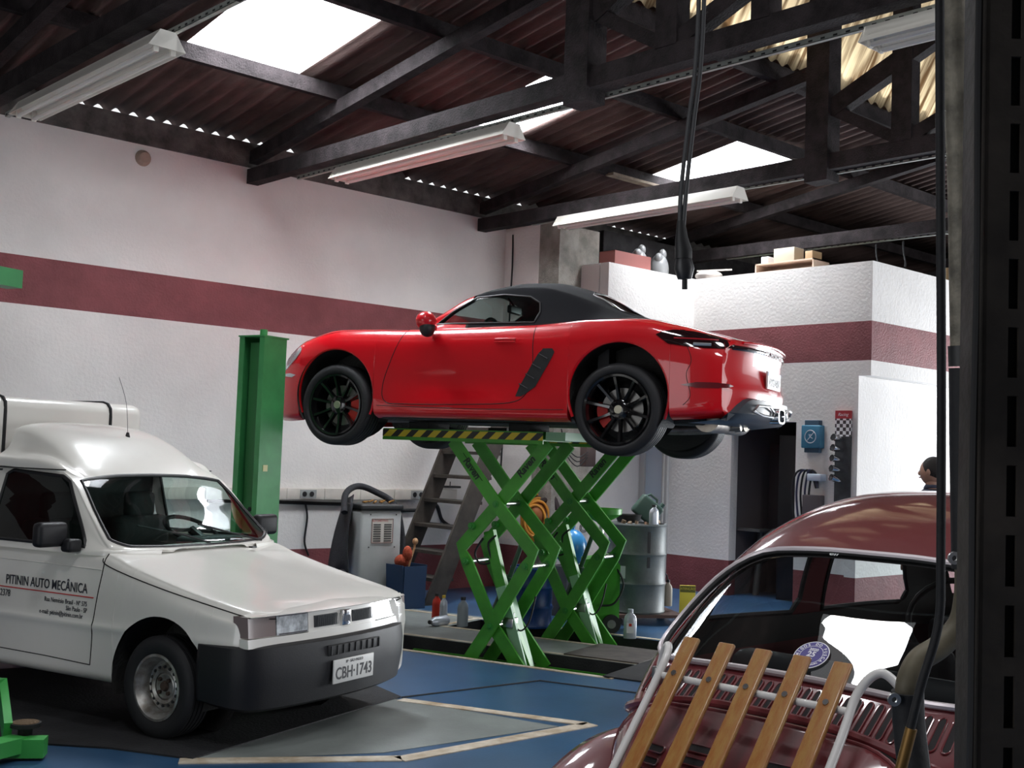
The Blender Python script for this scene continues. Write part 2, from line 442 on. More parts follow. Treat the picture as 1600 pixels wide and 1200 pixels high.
# below: lower office walls, door opening, store room
face_bands('wall_office_low_back', (10.4, 10.25), (11.85, 10.25), (0,-1), 0, 2.62, zb=.40)
face_bands('wall_office_low_pier', (11.8, 9.78), (11.8, 8.82), (-1,0), 0, 2.62, zb=.42)
face_bands('wall_office_low_c', (11.8, 7.90), (11.8, 7.24), (-1,0), 0, 2.62, zb=.40)
mb = MB(); mb.box((11.8,8.82,2.10),(11.94,7.90,2.62)); mb.box((11.8,10.25,2.2),(11.94,9.78,2.62)); struct(mb, 'wall_office_low_lintel', m_white)
mb = MB(); mb.box((10.21,10.3,2.56),(18.5,9.46,2.615)); mb.box((11.81,9.46,2.56),(18.5,7.11,2.615)); struct(mb, 'ceiling_office_low', m_white)
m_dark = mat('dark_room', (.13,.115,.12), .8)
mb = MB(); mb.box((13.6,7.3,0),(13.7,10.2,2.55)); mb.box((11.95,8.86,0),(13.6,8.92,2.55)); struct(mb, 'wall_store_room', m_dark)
face_bands('wall_office_low_d', (11.8, 7.10), (18.5, 7.10), (0,-1), 0, 2.62, zb=.38)
# ------------------------------------------------------------------ roof
TS = math.tan(R(9.0))
def zroof(v): return 4.78+TS*(V0-v)
def wave_sheet(mb, u0, u1, va, vb, mi=0, amp=.028, per=.177, zf=None, nper=8, axis='u', rows=1, off=0.0):
    zf = zf or zroof; n = int((u1-u0)/per*nper)+1
    vs = []; fs = []
    for j in range(rows+1):
        v = va+(vb-va)*j/rows
        for i in range(n+1):
            u = u0+(u1-u0)*i/n
            vs.append((u, v, zf(v)+off+amp*math.cos(2*PI*u/per)))
    for j in range(rows):
        for i in range(n): a = j*(n+1)+i; fs.append((a, a+1, a+n+2, a+n+1))
    mb.add(vs, fs, mi, True)
mb = MB(); UR0, UR1 = -6.0, 18.5
wave_sheet(mb, UR0, UR1, 10.93, 9.36)
wave_sheet(mb, UR0, UR1, 8.0, 6.5, off=.03)
e = [UR0]+[x for p in SKYL for x in p]+[UR1]
for k in range(0, len(e), 2): wave_sheet(mb, e[k], e[k+1], 9.42, 7.95, off=.015)
o = mb.build('ceiling_left_slope', m_roof, autosmooth=False); o['kind'] = 'structure'
sm = o.modifiers.new('thick', 'SOLIDIFY'); sm.thickness = .008
# upper part of the roof, behind the raised light strip
mb = MB(); 
HL = [(.05,1.15,.65,2.55),(6.05,7.15,.45,2.35),(3.05,4.15,-3.15,-1.25),(3.22,3.64,4.0,5.25)]  # unseen openings added under the extra lamps, last one for the reflection
us = sorted({UR0, UR1, *[h[0] for h in HL], *[h[1] for h in HL]}); vs_ = sorted({5.75, -9.0, *[h[2] for h in HL], *[h[3] for h in HL]})
for a, b in zip(us[:-1], us[1:]):
    for c, d in zip(vs_[:-1], vs_[1:]):
        if any(h[0] <= a < h[1] and h[2] <= c < h[3] for h in HL): continue
        mb.add([(a,c,6.85),(b,c,6.85),(b,d,6.85),(a,d,6.85)], [(0,1,2,3)])
struct(mb, 'ceiling_upper', m_roof)
# translucent yellowed sheets of the raised strip, and the plain ones past them
m_trans = bpy.data.materials.new('translucent_sheet'); m_trans.use_nodes = True; nt = m_trans.node_tree; nt.nodes.clear()
out = nt.nodes.new('ShaderNodeOutputMaterial'); tl = nt.nodes.new('ShaderNodeBsdfTranslucent'); df = nt.nodes.new('ShaderNodeBsdfDiffuse'); mx = nt.nodes.new('ShaderNodeMixShader')
tc = nt.nodes.new('ShaderNodeTexCoord'); mp = nt.nodes.new('ShaderNodeMapping'); mp.inputs['Scale'].default_value = (7, .6, .6)
nz = nt.nodes.new('ShaderNodeTexNoise'); nz.inputs['Scale'].default_value = 2.2; nz.inputs['Detail'].default_value = 6
rp = nt.nodes.new('ShaderNodeValToRGB'); rp.color_ramp.elements[0].position = .36; rp.color_ramp.elements[0].color = (.13,.07,.03,1)
rp.color_ramp.elements[1].position = .62; rp.color_ramp.elements[1].color = (.85,.68,.42,1)
nt.links.new(tc.outputs['Object'], mp.inputs[0]); nt.links.new(mp.outputs[0], nz.inputs['Vector']); nt.links.new(nz.outputs['Fac'], rp.inputs[0])
nt.links.new(rp.outputs[0], tl.inputs[0]); df.inputs[0].default_value = (.3,.24,.16,1); mx.inputs[0].default_value = .15
nt.links.new(tl.outputs[0], mx.inputs[1]); nt.links.new(df.outputs[0], mx.inputs[2]); nt.links.new(mx.outputs[0], out.inputs[0])
def steep(v): return 5.38+(6.47-v)*1.85
for k, (a, b, m_) in enumerate(((5.6, 6.7, m_trans), (6.75, 9.0, m_trans), (9.0, 12.6, m_trans), (12.6, 18.4, m_roof), (-6, 5.6, m_roof))):
    mb = MB(); wave_sheet(mb, a, b, 6.47, 5.66, zf=steep, amp=.022, rows=1)
    o = mb.build('window_%d' % (k+1) if m_ is m_trans else 'ceiling_steep', m_, autosmooth=False); o['kind'] = 'structure'
# frosted panes of the three roof lights
m_pane = bpy.data.materials.new('frosted_pane'); m_pane.use_nodes = True; nt = m_pane.node_tree; nt.nodes.clear()
out = nt.nodes.new('ShaderNodeOutputMaterial'); tl = nt.nodes.new('ShaderNodeBsdfTranslucent'); tp = nt.nodes.new('ShaderNodeBsdfTransparent'); mx = nt.nodes.new('ShaderNodeMixShader')
tl.inputs[0].default_value = (.9,.92,.95,1); mx.inputs[0].default_value = .55
nt.links.new(tl.outputs[0], mx.inputs[1]); nt.links.new(tp.outputs[0], mx.inputs[2]); nt.links.new(mx.outputs[0], out.inputs[0])
for k, (a, b) in enumerate(SKYL):
    mb = MB(); mb.add([(a,9.42,zroof(9.42)+.05),(b,9.42,zroof(9.42)+.05),(b,7.95,zroof(7.95)+.05),(a,7.95,zroof(7.95)+.05)], [(0,1,2,3)])
    o = mb.build('window_%d' % (11+k), m_pane); o['kind'] = 'structure'
# mortar closing some of the eave waves
m_mortar = mat('mortar', (.09,.08,.075), .9, bump=.5)
for k, (a, b) in enumerate(((-5,4.05),(6.95,8.2),(10.15,11.62),(13.05,18.5))):
    mb = MB(); mb.box((a,V0,4.68),(b,V0+.05,4.84)); struct(mb, 'trim_%d' % (30+k), m_mortar)

# purlins: timbers along the building
def purlin(v, u0, u1, lab, wd=.07, hg=.14, dz=-.10):
    z = zroof(v)+dz if v > 6.4 else v
    mb = MB(); mb.beam((u0, v, zroof(v)+dz), (u1, v, zroof(v)+dz), wd, hg)
    return tag(mb.build('roof_purlin', m_darkwood), lab, 'beam', 'timber purlins under the left roof slope')
PL = 'dark timber purlin running under the corrugated roof '
purlin(9.27, -5, 18.4, PL+'along the lower edge of the roof lights')
purlin(7.76, -5, 18.4, PL+'along the upper edge of the roof lights'); purlin(6.58, -5, 18.4, PL+'just below the wavy sheet edge', .09, .16, -.13)
# loose battens seen against the sheets
for (u, v, lab, L) in ((7.45, 9.33, 'short pale board nailed under the purlin left of the middle roof light', .5), (10.35, 9.2, 'short pale board nailed under the purlin right of the middle light fixture', .9)):
    mb = MB(); mb.box((u-L/2, v-.05, zroof(v)-.20), (u+L/2, v+.07, zroof(v)-.17)); tag(mb.build('batten', mat('pale_board', (.22,.17,.12), .8, var=.3)), lab, 'board')

# timber trusses
def truss(u, lab, half=False):
    t = thing('roof_truss', lab, 'truss', (u, 0, 0), 0, 'timber roof trusses')
    def mem(nm, p, q, wd=.12, hg=.16):
        mb = MB(); mb.beam((0, p[0], p[1]), (0, q[0], q[1]), wd, hg, up=(1,0,0)); mb.build(nm, m_darkwood, t)
    mem('bottom_chord', (V0-.02, 4.36), (5.95 if half else -4.5, 4.40), .15, .13)
    mem('rafter', (V0-.02, zroof(V0)-.22), (6.2, zroof(6.2)-.27), .13, .1)
    mem('king_post', (6.07, 4.20), (6.07, 6.85), .24, .2)
    if half: return t  # cut short so it does not block the reflected roof opening
    mem('post', (5.24, 4.44), (5.24, 6.7), .19, .14)
    mem('post', (4.46, 4.44), (4.46, 6.8), .14, .14)
    mem('strut', (5.96, 4.86), (2.6, 6.4), .17, .12)
    mem('strut', (5.96, 4.86), (5.2, 4.42), .10, .10)
    mem('strut', (5.2, 4.46), (3.9, 4.98), .12, .10)
    mem('post', (3.3, 4.44), (3.3, 6.6), .14, .14)
    return t
TL = 'dark timber roof truss '
truss(3.32, TL+'over the leftmost light fixture', True); truss(6.22, TL+'over the middle light fixture above the red car')
truss(9.38, TL+'over the light fixture before the office corner'); truss(12.62, TL+'above the office block, farthest one')

# cable trunking + twin tube fittings
def trunking(u, v0, v1, lab, z=4.28):
    t = thing('cable_trunking', lab, 'trunking', (u, v0, z), 0, 'perforated cable trunking under the trusses')
    mb = MB(); L = v1-v0
    mb.box((-.019,0,0),(.019,L,.004)); mb.box((-.019,0,0),(-.016,L,.038)); mb.box((.016,0,0),(.019,L,.038)); mb.build('channel', m_conduit, t)
    mb = MB(); k = .15
    while k < L: mb.box((-.021,k,.008),(-.0155,k+.03,.02)); k += .09
    o = mb.build('slots', m_black, t); o['kind'] = 'stuff'
    for k in (.9, 2.6, 4.4):
        if k < L: mb = MB(); mb.box((-.024,k,-.002),(-.019,k+.035,.13)); mb.box((.019,k,-.002),(.024,k+.035,.13)); mb.build('hanger', m_conduit, t)
    return t
CT = 'thin grey cable trunking carrying '
trunking(3.52, -3.5, 10.2, CT+'the leftmost light fixture'); trunking(6.39, -3.5, 10.2, CT+'the middle fixture over the red car')
trunking(9.46, -3.5, 10.0, CT+'the fixture nearest the office corner'); trunking(12.65, -3.5, 9.6, 'thin grey cable trunking crossing above the office block')
def fitting(u, v0, lab, z=4.20, L=2.44):
    t = thing('light_fixture', lab, 'light fixture', (u, v0, z), 0, 'twin tube fluorescent fittings')
    mb = MB(); prof = [(-.13,-.055),(-.075,.0),(-.055,.062),(.055,.062),(.075,.0),(.13,-.055),(.124,-.055),(.07,.002),(-.07,.002),(-.124,-.055)]
    mb.prism(prof, 1, 0, L); mb.build('reflector', m_lampwhite, t)
    for e_ in (-.004, L): mb = MB(); mb.prism([(-.13,-.055),(-.055,.062),(.055,.062),(.13,-.055)], 1, e_, e_+.004); mb.build('end_plate', m_lampwhite, t)
    for s in (-1, 1):
        mb = MB(); mb.cyl((s*.06,.05,-.06),(s*.06,L-.05,-.06), .016, 12); mb.build('tube', m_tube, t)
        for e_ in (.03, L-.05):
            mb = MB(); mb.box((s*.06-.018,e_,-.08),(s*.06+.018,e_+.02,-.0)); mb.build('lamp_holder', m_lampwhite, t)
    return t
fitting(3.44, 7.14, 'white twin tube light fixture hanging at the upper left, over the van')
fitting(6.35, 6.97, 'white twin tube light fixture hanging in the middle, above the red car')
fitting(9.27, 6.90, 'white twin tube light fixture nearest the corner column and office')
fitting(6.35, 1.35, 'white twin tube light fixture at the upper right, behind the grey pipe')

# enclosure behind the camera (seen in reflections): walls with open gates
mb = MB()
for a, b, z0, z1 in ((-6,.6,0,7),(5.4,11.05,0,7),(.6,5.4,4.0,7)): mb.box((-5.2,a,z0),(-5,b,z1))
for a, b in ((-9,-6),): mb.box((-5.2,a,0),(-5,b,7))
struct(mb, 'wall_rear', mat('rear_wall_paint', (.22,.20,.19), .9))
mb = MB()
for a, b, z0, z1 in ((-5,8.5,0,7),(16.5,18.5,0,7),(8.5,16.5,4.2,7)): mb.box((a,-8.2,z0),(b,-8,z1))
struct(mb, 'wall_right', mat('rear_wall_paint', (0,0,0)))
mb = MB(); mb.box((18.5,-8,4.2),(18.7,11,7)); mb.box((18.5,7.1,0),(18.7,11,4.2)); mb.box((18.5,-8,0),(18.7,-.5,4.2)); struct(mb, 'wall_far', m_dark)
area('street_daylight', (18.3, 5.0, 1.5), (3.4, 2.8), 900, (-1, .25, 0), (.93,.97,1))
# outside ground
mb = MB(); mb.box((-40,-40,-.3),(50,-16,-.25)); mb.box((20,-16,-.3),(50,40,-.25)); struct(mb, 'floor_street', mat('asphalt', (.25,.25,.25), .9, bump=.3))
# ------------------------------------------------------------------ vehicles: shared pieces
m_tyre = mat('tyre', (.016,.016,.018), .62, spec=.35, bump=.05)
m_under = mat('underbody', (.02,.019,.018), .7, bump=.4)
m_glass = glass('clear_glass', (.62,.70,.68))
m_glass_dark = glass('tinted_glass', (.35,.37,.37))
m_lens = mat('lamp_lens', (.55,.58,.6), .12, .6, coat=1)
m_int = mat('dark_interior', (.025,.025,.028), .7)
def arc_wheel(t, c, side, R_, wd, rim_r, tread=True, flat=True):
    """tyre with its axle along y; side +1 outer face to +y"""
    T = Matrix.Translation(c) @ Matrix.Rotation(-PI/2*side, 4, 'X')
    h = wd/2
    prof = [(rim_r,-h*.8),(rim_r+.02,-h*.98),(R_*.86,-h*1.02),(R_*.95,-h*.93),(R_,-h*.72)]
    if tread:
        for g in (-.5,-.17,.17,.5):
            prof += [(R_,h*(g-.045)),(R_-.010,h*(g-.04)),(R_-.010,h*(g+.04)),(R_,h*(g+.045))]
    prof += [(R_,h*.72),(R_*.95,h*.93),(R_*.86,h*1.02),(rim_r+.02,h*.98),(rim_r,h*.8),(rim_r-.01,h*.5),(rim_r-.02,-h*.6),(rim_r,-h*.8)]
    mb = MB(); mb.lathe(prof, 56, T); return mb.build('tyre', m_tyre, t)
def spoke_wheel(t, c, side, R_, wd, rim_r, steer=0.0):
    w_ = bpy.data.objects.new('wheel', None); COL.objects.link(w_); w_.parent = t; w_.location = c
    w_.rotation_euler = (0, 0, steer)
    T = Matrix.Rotation(-PI/2*side, 4, 'X'); h = wd/2
    arc_wheel(w_, (0,0,0), side, R_, wd, rim_r)
    m_rim = mat('black_alloy', (.008,.008,.009), .12, .3, spec=.6, coat=.6)
    mb = MB()
    mb.lathe([(rim_r+.006,h*.86),(rim_r+.004,h*.98),(rim_r-.012,h*.93),(rim_r-.022,h*.55),(rim_r-.03,-h*.8),(rim_r-.022,-h*.8),(rim_r-.012,h*.5)], 56, T)
    for k in range(5):
        for s in (-1, 1):
            a = 2*PI*k/5 + .1; b = a + s*.30
            p0 = Vector((.05*math.cos(a+s*.35), .05*math.sin(a+s*.35), h*.52)); p1 = Vector((rim_r*.97*math.cos(b), rim_r*.97*math.sin(b), h*.84))
            pm = (p0+p1)/2+Vector((0,0,-.01))
            d = (p1-p0).normalized(); sd = Vector((-d.y, d.x, 0)).normalized()
            vs = []; 
            for p, wv, th in ((p0,.020,.035),(pm,.015,.03),(p1,.019,.03)):
                vs += [p-sd*wv-Vector((0,0,th)), p+sd*wv-Vector((0,0,th)), p+sd*wv*.55, p-sd*wv*.55]
            fs = [(0,1,2,3),(11,10,9,8)]
            for i in (0, 4): fs += [(i,i+4,i+5,i+1),(i+1,i+5,i+6,i+2),(i+2,i+6,i+7,i+3),(i+3,i+7,i+4,i)]
            mb.add([T @ v for v in vs], fs)
    mb.lathe([(0,h*.66),(.05,h*.66),(.075,h*.55),(.08,h*.2)], 28, T)
    mb.build('rim', m_rim, w_)
    mb = MB(); mb.lathe([(0,h*.68),(.030,h*.68),(.033,h*.655)], 20, T, mi=0); mb.build('hub_badge', mat('badge_metal', (.45,.42,.33), .3, .8), w_)
    mb = MB(); mb.lathe([(.06,-h*.05),(.165,-h*.05),(.165,-h*.25),(.06,-h*.25)], 40, T); mb.build('brake_disc', mat('disc_steel', (.25,.24,.23), .4, .9), w_)
    mb = MB(); mb.lathe([(.105,h*.22),(.19,h*.18),(.195,-h*.5),(.105,-h*.5),(.105,h*.22)], 12, T @ Matrix.Rotation(CAL[0], 4, 'Z'), a0=-.55, a1=.55); mb.build('brake_caliper', mat('caliper_red', (.55,.02,.015), .35), w_)
    return w_
CAL = [0.0]
def arch_z(xc, zc, rad, hb):
    def f(x):
        d = abs(x-xc)
        if d >= rad: return None
        return zc+math.sqrt(max(0, rad*rad-d*d))
    return f
def dense_x(x0, x1, arches, step=.05):
    xs = set([round(x0,4), round(x1,4)])
    x = x0
    while x < x1: xs.add(round(x,4)); x += step
    for c, r in arches:
        for k in range(0, 33): xs.add(round(c - r*math.cos(PI*k/32), 4))
        xs.add(round(c-r-.0015,4)); xs.add(round(c+r+.0015,4)); 
    return sorted(q for q in xs if x0 <= q <= x1)

# ------------------------------------------------------------------ red roadster on the lift
BXZ = 1.62
car = thing('sports_car', 'red two seat roadster with black soft top raised on the green scissor lift', 'car', (7.294, 6.193, BXZ), R(111.2))
m_red = mat('red_paint', (.56,.0015,.008), .38, spec=.25, coat=1.0, cr=.02)
m_soft = mat('soft_top_fabric', (.008,.008,.010), .85, spec=.12, bump=.15, bscale=300)
m_gap = mat('shut_line', (.004,.002,.002), .8)
fa, ra = arch_z(2.485, .43, .375, .24), arch_z(-.005, .45, .395, .24)
def zc_b(x):
    a, b = fa(x), ra(x)
    return a if a is not None else b
bx = [3.40,3.36,3.28,3.18,3.05,2.85,2.47,2.15,1.9,1.6,1.2,.75,.5,.3,0,-.2,-.36,-.5,-.65,-.76,-.84,-.885,-.905]
bw = [.20,.42,.60,.72,.80,.865,.905,.885,.868,.872,.878,.888,.90,.91,.912,.905,.895,.88,.85,.80,.72,.60,.42]
bs = [.47,.54,.62,.69,.785,.89,.965,.968,.965,.97,.978,.985,1.0,1.015,1.02,1.012,.98,.95,.905,.875,.855,.84,.83]
bc = [.47,.53,.60,.66,.72,.79,.875,.92,.955,1.00,1.0,1.0,1.01,1.03,1.05,1.03,1.0,.97,.935,.905,.885,.865,.85]
bb = [.30,.25,.22,.205,.20,.21,.24,.24,.24,.24,.24,.24,.24,.24,.24,.25,.27,.28,.29,.30,.31,.32,.33]
st = {}
for x, w_, zs, zc, zb in zip(bx, bw, bs, bc, bb):
    cv = .028 if .9 < x < 1.9 else (.012 if .6 < x < 2.0 else 0)
    tail = max(0, min(1, (-x-.45)/.4)); hh = zs-zb
    st[x] = [(w_-.10, zb), (w_-.025, zb+.035), (w_-.008, zb+hh*.16), (w_-cv*.9, zb+hh*.38), (w_-cv*.4, zb+hh*.62), (w_-.012, zs-.13), (w_-.055, zs-.035), (w_-.13, zs+.0),
             (w_*.66, zs*.45+zc*.55-.0), (w_*.33, zc-.003), (0, zc)]
bl = Loft(st, zc_b, 6)
xs = dense_x(-.76, 3.40, [(2.485,.375), (-.005,.395)], .045)
vv = lin(-1, 1, 121)
CAB = [(-.16,-.66),(.0,-.74)]
def in_cab(x, v):
    p = bl.at(x, v); return .05 < x < 1.74 and abs(p[1]) < .66 and p[2] > .9
mb = MB(); surf(mb, bl.at, xs, vv, test=lambda x, v: not in_cab(x, v))
# flat centre of tail and nose
for x_, sgn in ((3.40, -1),):
    ring = [bl.at(x_, v) for v in lin(-1, 1, 61)]; mb.add(ring, [tuple(range(61))])
mb.build('body', m_red, car)
ZF = [(.34,-.905),(.42,-.925),(.50,-.935),(.56,-.915),(.66,-.900),(.76,-.905),(.82,-.925),(.862,-.93)]
def fas(y, t):
    a = min(1, abs(y)/.80); q = bl.prof(-.76)[0]
    ztop = bl.zy(-.76, min(.76, abs(y)))-.045*(1-a**3)-.02*a if a < .99 else .84
    zbot = .33 if a < .9 else .30
    z = zbot+(ztop-zbot)*t; k = (z-.34)/.52
    xz = pchip([p[0] for p in ZF], [p[1] for p in ZF], z)
    return (xz*(1-a**3.2)+(-.757)*a**3.2, math.copysign(1, y)*min(abs(y), bl.yz(-.76, min(z, .82))) if a > .93 else y, z)
mb = MB(); surf(mb, fas, lin(-.80,.80,65), lin(0,1,25)); fo = mb.build('tail_panel', m_red, car)
mb = MB(); vs = []; ys_ = lin(-.76,.76,49)
for y in ys_:
    f_ = Vector(fas(y, 1)); b_ = Vector((-.755, y, bl.zy(-.76, abs(y))))
    for k in range(5): q = b_.lerp(f_, k/4); q.z += .006*math.sin(PI*k/4); vs.append(q)
mb.add(vs, [(i*5+k,(i+1)*5+k,(i+1)*5+k+1,i*5+k+1) for i in range(48) for k in range(4)], 0, True); mb.build('deck_lip', m_red, car)
def side_pt(L, x, z, off=0.0, s=1): return (x, s*(L.yz(x, z)+off), z)
def side_line(parent, L, pts, name, m, r=.0035, off=.0, s=1, sm=True, n=8):
    P = smooth_path([(p[0], p[1], 0) for p in pts], 6) if sm else [Vector((p[0]+(q[0]-p[0])*k/n, p[1]+(q[1]-p[1])*k/n, 0)) for p, q in zip(pts[:-1], pts[1:]) for k in range(n)]+[Vector((*pts[-1], 0))]
    mb = MB(); mb.tube([side_pt(L, p.x, p.y, off, s) for p in P], r, 6); return mb.build(name, m, parent)
def side_patch(parent, L, poly, name, m, off=.004, s=1, nx=26, nz=16, thick=0.0, mats=None):
    P = denser(poly, 4); xs_ = [p[0] for p in P]; zs_ = [p[1] for p in P]
    mb = MB(); surf(mb, lambda x, z: side_pt(L, x, z, 0, s), lin(min(xs_), max(xs_), nx), lin(min(zs_), max(zs_), nz), keep=[P])
    mb.v = [(x, y+s*off, z) for x, y, z in mb.v]
    o = mb.build(name, m, parent)
    if thick: md = o.modifiers.new('t', 'SOLIDIFY'); md.thickness = thick; md.offset = 0
    return o
# wheels and arch liners
for (x_, y_, s_, cal) in ((2.475,.775,1,PI-.25),(0,.77,1,.25),(2.475,-.775,-1,PI-.25),(0,-.77,-1,.25)):
    CAL[0] = cal if s_ > 0 else cal
    spoke_wheel(car, (x_, y_, .34), s_, .342 if x_ == 0 else .333, .265 if x_ == 0 else .235, .255 if x_ == 0 else .248)
for (xc, zc, rr) in ((2.485,.43,.385), (-.005,.45,.405)):
    for s in (-1, 1):
        mb = MB(); mb.lathe([(rr-.012,.885),(rr-.01,.60),(rr-.02,.52),(.02,.50)], 40, Matrix.Translation((xc,0,zc)) @ Matrix.Rotation(-PI/2*s, 4, 'X'), a0=0 if s>0 else 0, a1=2*PI)
        # keep only the upper part
        keep = [i for i, f in enumerate(mb.f) if max(mb.v[j][2] for j in f) > .26]
        mb.f = [mb.f[i] for i in keep]; mb.m = [0]*len(keep); mb.sm = [True]*len(keep)
        mb.build('wheel_housing', m_under, car)
        mb = MB(); a = [Vector((xc+(rr-.012)*math.cos(t), 0, zc+(rr-.012)*math.sin(t))) for t in lin(-.45, PI+.45, 40)]
        mb.tube([(p.x, s*(bl.yz(max(-.88,min(3.3,p.x)), max(p.z,.3))-.012), p.z) for p in a], .012, 8); mb.build('arch_lip', m_red, car)
mb = MB(); mb.box((-.55,-.62,.25),(-.02,.62,.42), bev=.03); mb.box((.42,-.8,.235),(2.08,.8,.30), bev=.02); mb.box((2.3,-.52,.24),(3.2,.52,.40), bev=.02); mb.box((-.3,-.5,.3),(3.0,.5,.6)); mb.build('underbody', m_under, car)
for y_ in (-.25, .1):
    mb = MB(); mb.tube(smooth_path([(.4,y_,.24),(-.1,y_+.1,.22),(-.45,y_*.6,.24),(-.7,y_*.4,.26)], 5), .035, 10); mb.build('exhaust_pipe', mat('exhaust_metal', (.30,.26,.22), .4, .8, var=.3), car)
mb = MB(); mb.cyl((-.55,-.45,.30),(-.55,.45,.30), .10, 20); mb.build('silencer', mat('exhaust_metal', (0,0,0)), car)
for s in (-1,1):
    mb = MB(); mb.beam((0,s*.62,.34),(-.1,s*.25,.40),.05,.04); mb.beam((-.1,s*.62,.30),(-.35,s*.3,.34),.04,.03); mb.beam((2.47,s*.62,.34),(2.4,s*.3,.38),.05,.04); mb.build('suspension_arm', mat('cast_metal', (.3,.3,.3), .5, .6), car)
# cabin
cst = {}
for x, yb, zb_, yc, zc_, zm in ((1.98,.34,.955,.28,.962,.968),(1.88,.56,.965,.50,.985,1.02),(1.76,.67,.985,.625,1.03,1.10),(1.55,.70,.985,.605,1.15,1.235),(1.42,.705,.985,.575,1.225,1.315),
        (1.25,.71,.985,.555,1.275,1.37),(1.0,.715,.985,.55,1.30,1.405),(.8,.72,.985,.55,1.295,1.40),(.6,.725,.99,.55,1.255,1.355),(.4,.73,1.0,.55,1.19,1.28),(.2,.73,1.012,.54,1.11,1.17),(.05,.69,1.02,.50,1.06,1.09),(-.1,.56,1.022,.42,1.04,1.048)):
    cst[x] = [(yb+.01, zb_-.02), (yb, zb_), (yb*.62+yc*.38, zb_*.58+zc_*.42), (yc+.025, zc_*.94+zb_*.06-.0), (yc-.05, zc_+(zm-zc_)*.30), (yc*.55, zm-(zm-zc_)*.22), (0, zm)]
cl = Loft(cst, None, 6)
WS = [(1.87,.0),(1.79,.30),(1.72,.52)]
side_win = [(1.66,1.015),(1.52,1.125),(1.34,1.235),(1.1,1.252),(.86,1.228),(.765,1.175),(.745,1.10),(.775,1.012)]
def poly_side(L, pts, s, n=4): return [(p[0], s*L.vz(p[0], p[1])) for p in denser(pts, n)]
# windscreen outline in (x, v): bottom along the base, top at the header
def vat(L, x, y):
    out, t0 = L.prof(x); n = len(out)-1
    for i in range(n, 0, -1):
        if out[i].x <= y <= out[i-1].x: 
            t = i-(y-out[i].x)/max(1e-6, out[i-1].x-out[i].x); return 1-(t-t0)/(n-t0)
    return 1.0
wsp = []
bot = [(1.90,0),(1.885,.22),(1.83,.42),(1.765,.56)]; topp = [(1.47,.53),(1.43,.35),(1.41,0)]
half = bot+topp
wsp = [(x, vat(cl, x, y)) for x, y in half] + [(x, -vat(cl, x, y)) for x, y in reversed(half[1:-1])]
rwp = [(.47,0),(.46,.26),(.42,.37),(.18,.43),(.12,.36),(.10,0)]
rwp = [(x, vat(cl, x, y)) for x, y in rwp] + [(x, -vat(cl, x, y)) for x, y in reversed(rwp[1:-1])]
swl, swr = poly_side(cl, side_win, 1), poly_side(cl, side_win, -1)
holes = [denser(wsp, 3), denser(rwp, 3), swl, swr]
cx = lin(-.1, 1.98, 105); cv_ = lin(-1, 1, 101)
mb = MB(); surf(mb, cl.at, [x for x in cx if x <= 1.371], cv_, holes=holes, su=1, sv=1.2); mb.build('soft_top', m_soft, car)
mb = MB(); surf(mb, cl.at, [x for x in cx if x >= 1.36], cv_, holes=holes, su=1, sv=1.2); mb.build('windscreen_frame', m_red, car)
for nm, P, mt in (('windscreen', wsp, m_glass), ('rear_window', rwp, m_glass_dark), ('side_window', swl, m_glass), ('side_window', swr, m_glass)):
    P = denser(P, 3) if nm != 'side_window' else P
    mb = MB(); surf(mb, cl.at, lin(min(p[0] for p in P), max(p[0] for p in P), 34), lin(min(p[1] for p in P), max(p[1] for p in P), 30), keep=[P], sv=1.2)
    g_ = mb.build(nm, mt, car)
    mb = MB(); mb.tube([cl.at(*p) for p in P], .008, 6, closed=True); mb.build('window_seal', m_black, g_)
mb = MB(); surf(mb, lambda x, v: tuple((Vector(cl.at(x, v))-Vector((.8,0,.85)))*.972+Vector((.8,0,.85))), cx[::2], cv_[::2], holes=holes, su=1, sv=1.2); mb.build('cabin_lining', m_int, car)
# cockpit: tub, seats, dash, wheel, mirror
mb = MB(); mb.box((.15,-.66,.45),(1.75,.66,.50)); mb.box((1.45,-.64,.6),(1.8,.64,.93), bev=.05); mb.box((.16,-.66,.5),(.25,.66,.98)); mb.build('cockpit', m_int, car)
for s in (-1, 1):
    mb = MB(); mb.box((.42,s*.36-.22,.5),(.6,s*.36+.22,1.02), bev=.06); mb.box((.44,s*.36-.12,1.0),(.54,s*.36+.12,1.16), bev=.04); mb.build('seat', m_int, car)
mb = MB(); mb.tube([(1.30+.05*math.cos(t)*.5, .36+.17*math.sin(t), .93+.16*math.cos(t)) for t in lin(0, 2*PI, 25)[:-1]], .014, 8, closed=True); mb.beam((1.30,.2,.93),(1.30,.52,.93),.03,.03); mb.build('steering_wheel', m_black, car)
mb = MB(); mb.box((1.27,-.10,1.17),(1.31,.12,1.24), bev=.015); mb.cyl((1.30,0,1.24),(1.36,0,1.31),.01,8); mb.build('interior_mirror', m_black, car)
# door mirror
for s in (1, -1):
    mb = MB(); mb.ball((1.60,s*.955,1.01),(.08,.09,.075)); mb.beam((1.60,s*.84,.96),(1.60,s*.93,.98),.07,.03); o = mb.build('door_mirror', m_red, car)
    mb = MB(); mb.ball((1.585,s*.955,.955),(.06,.075,.075)); mb.build('mirror_base', m_black, o)
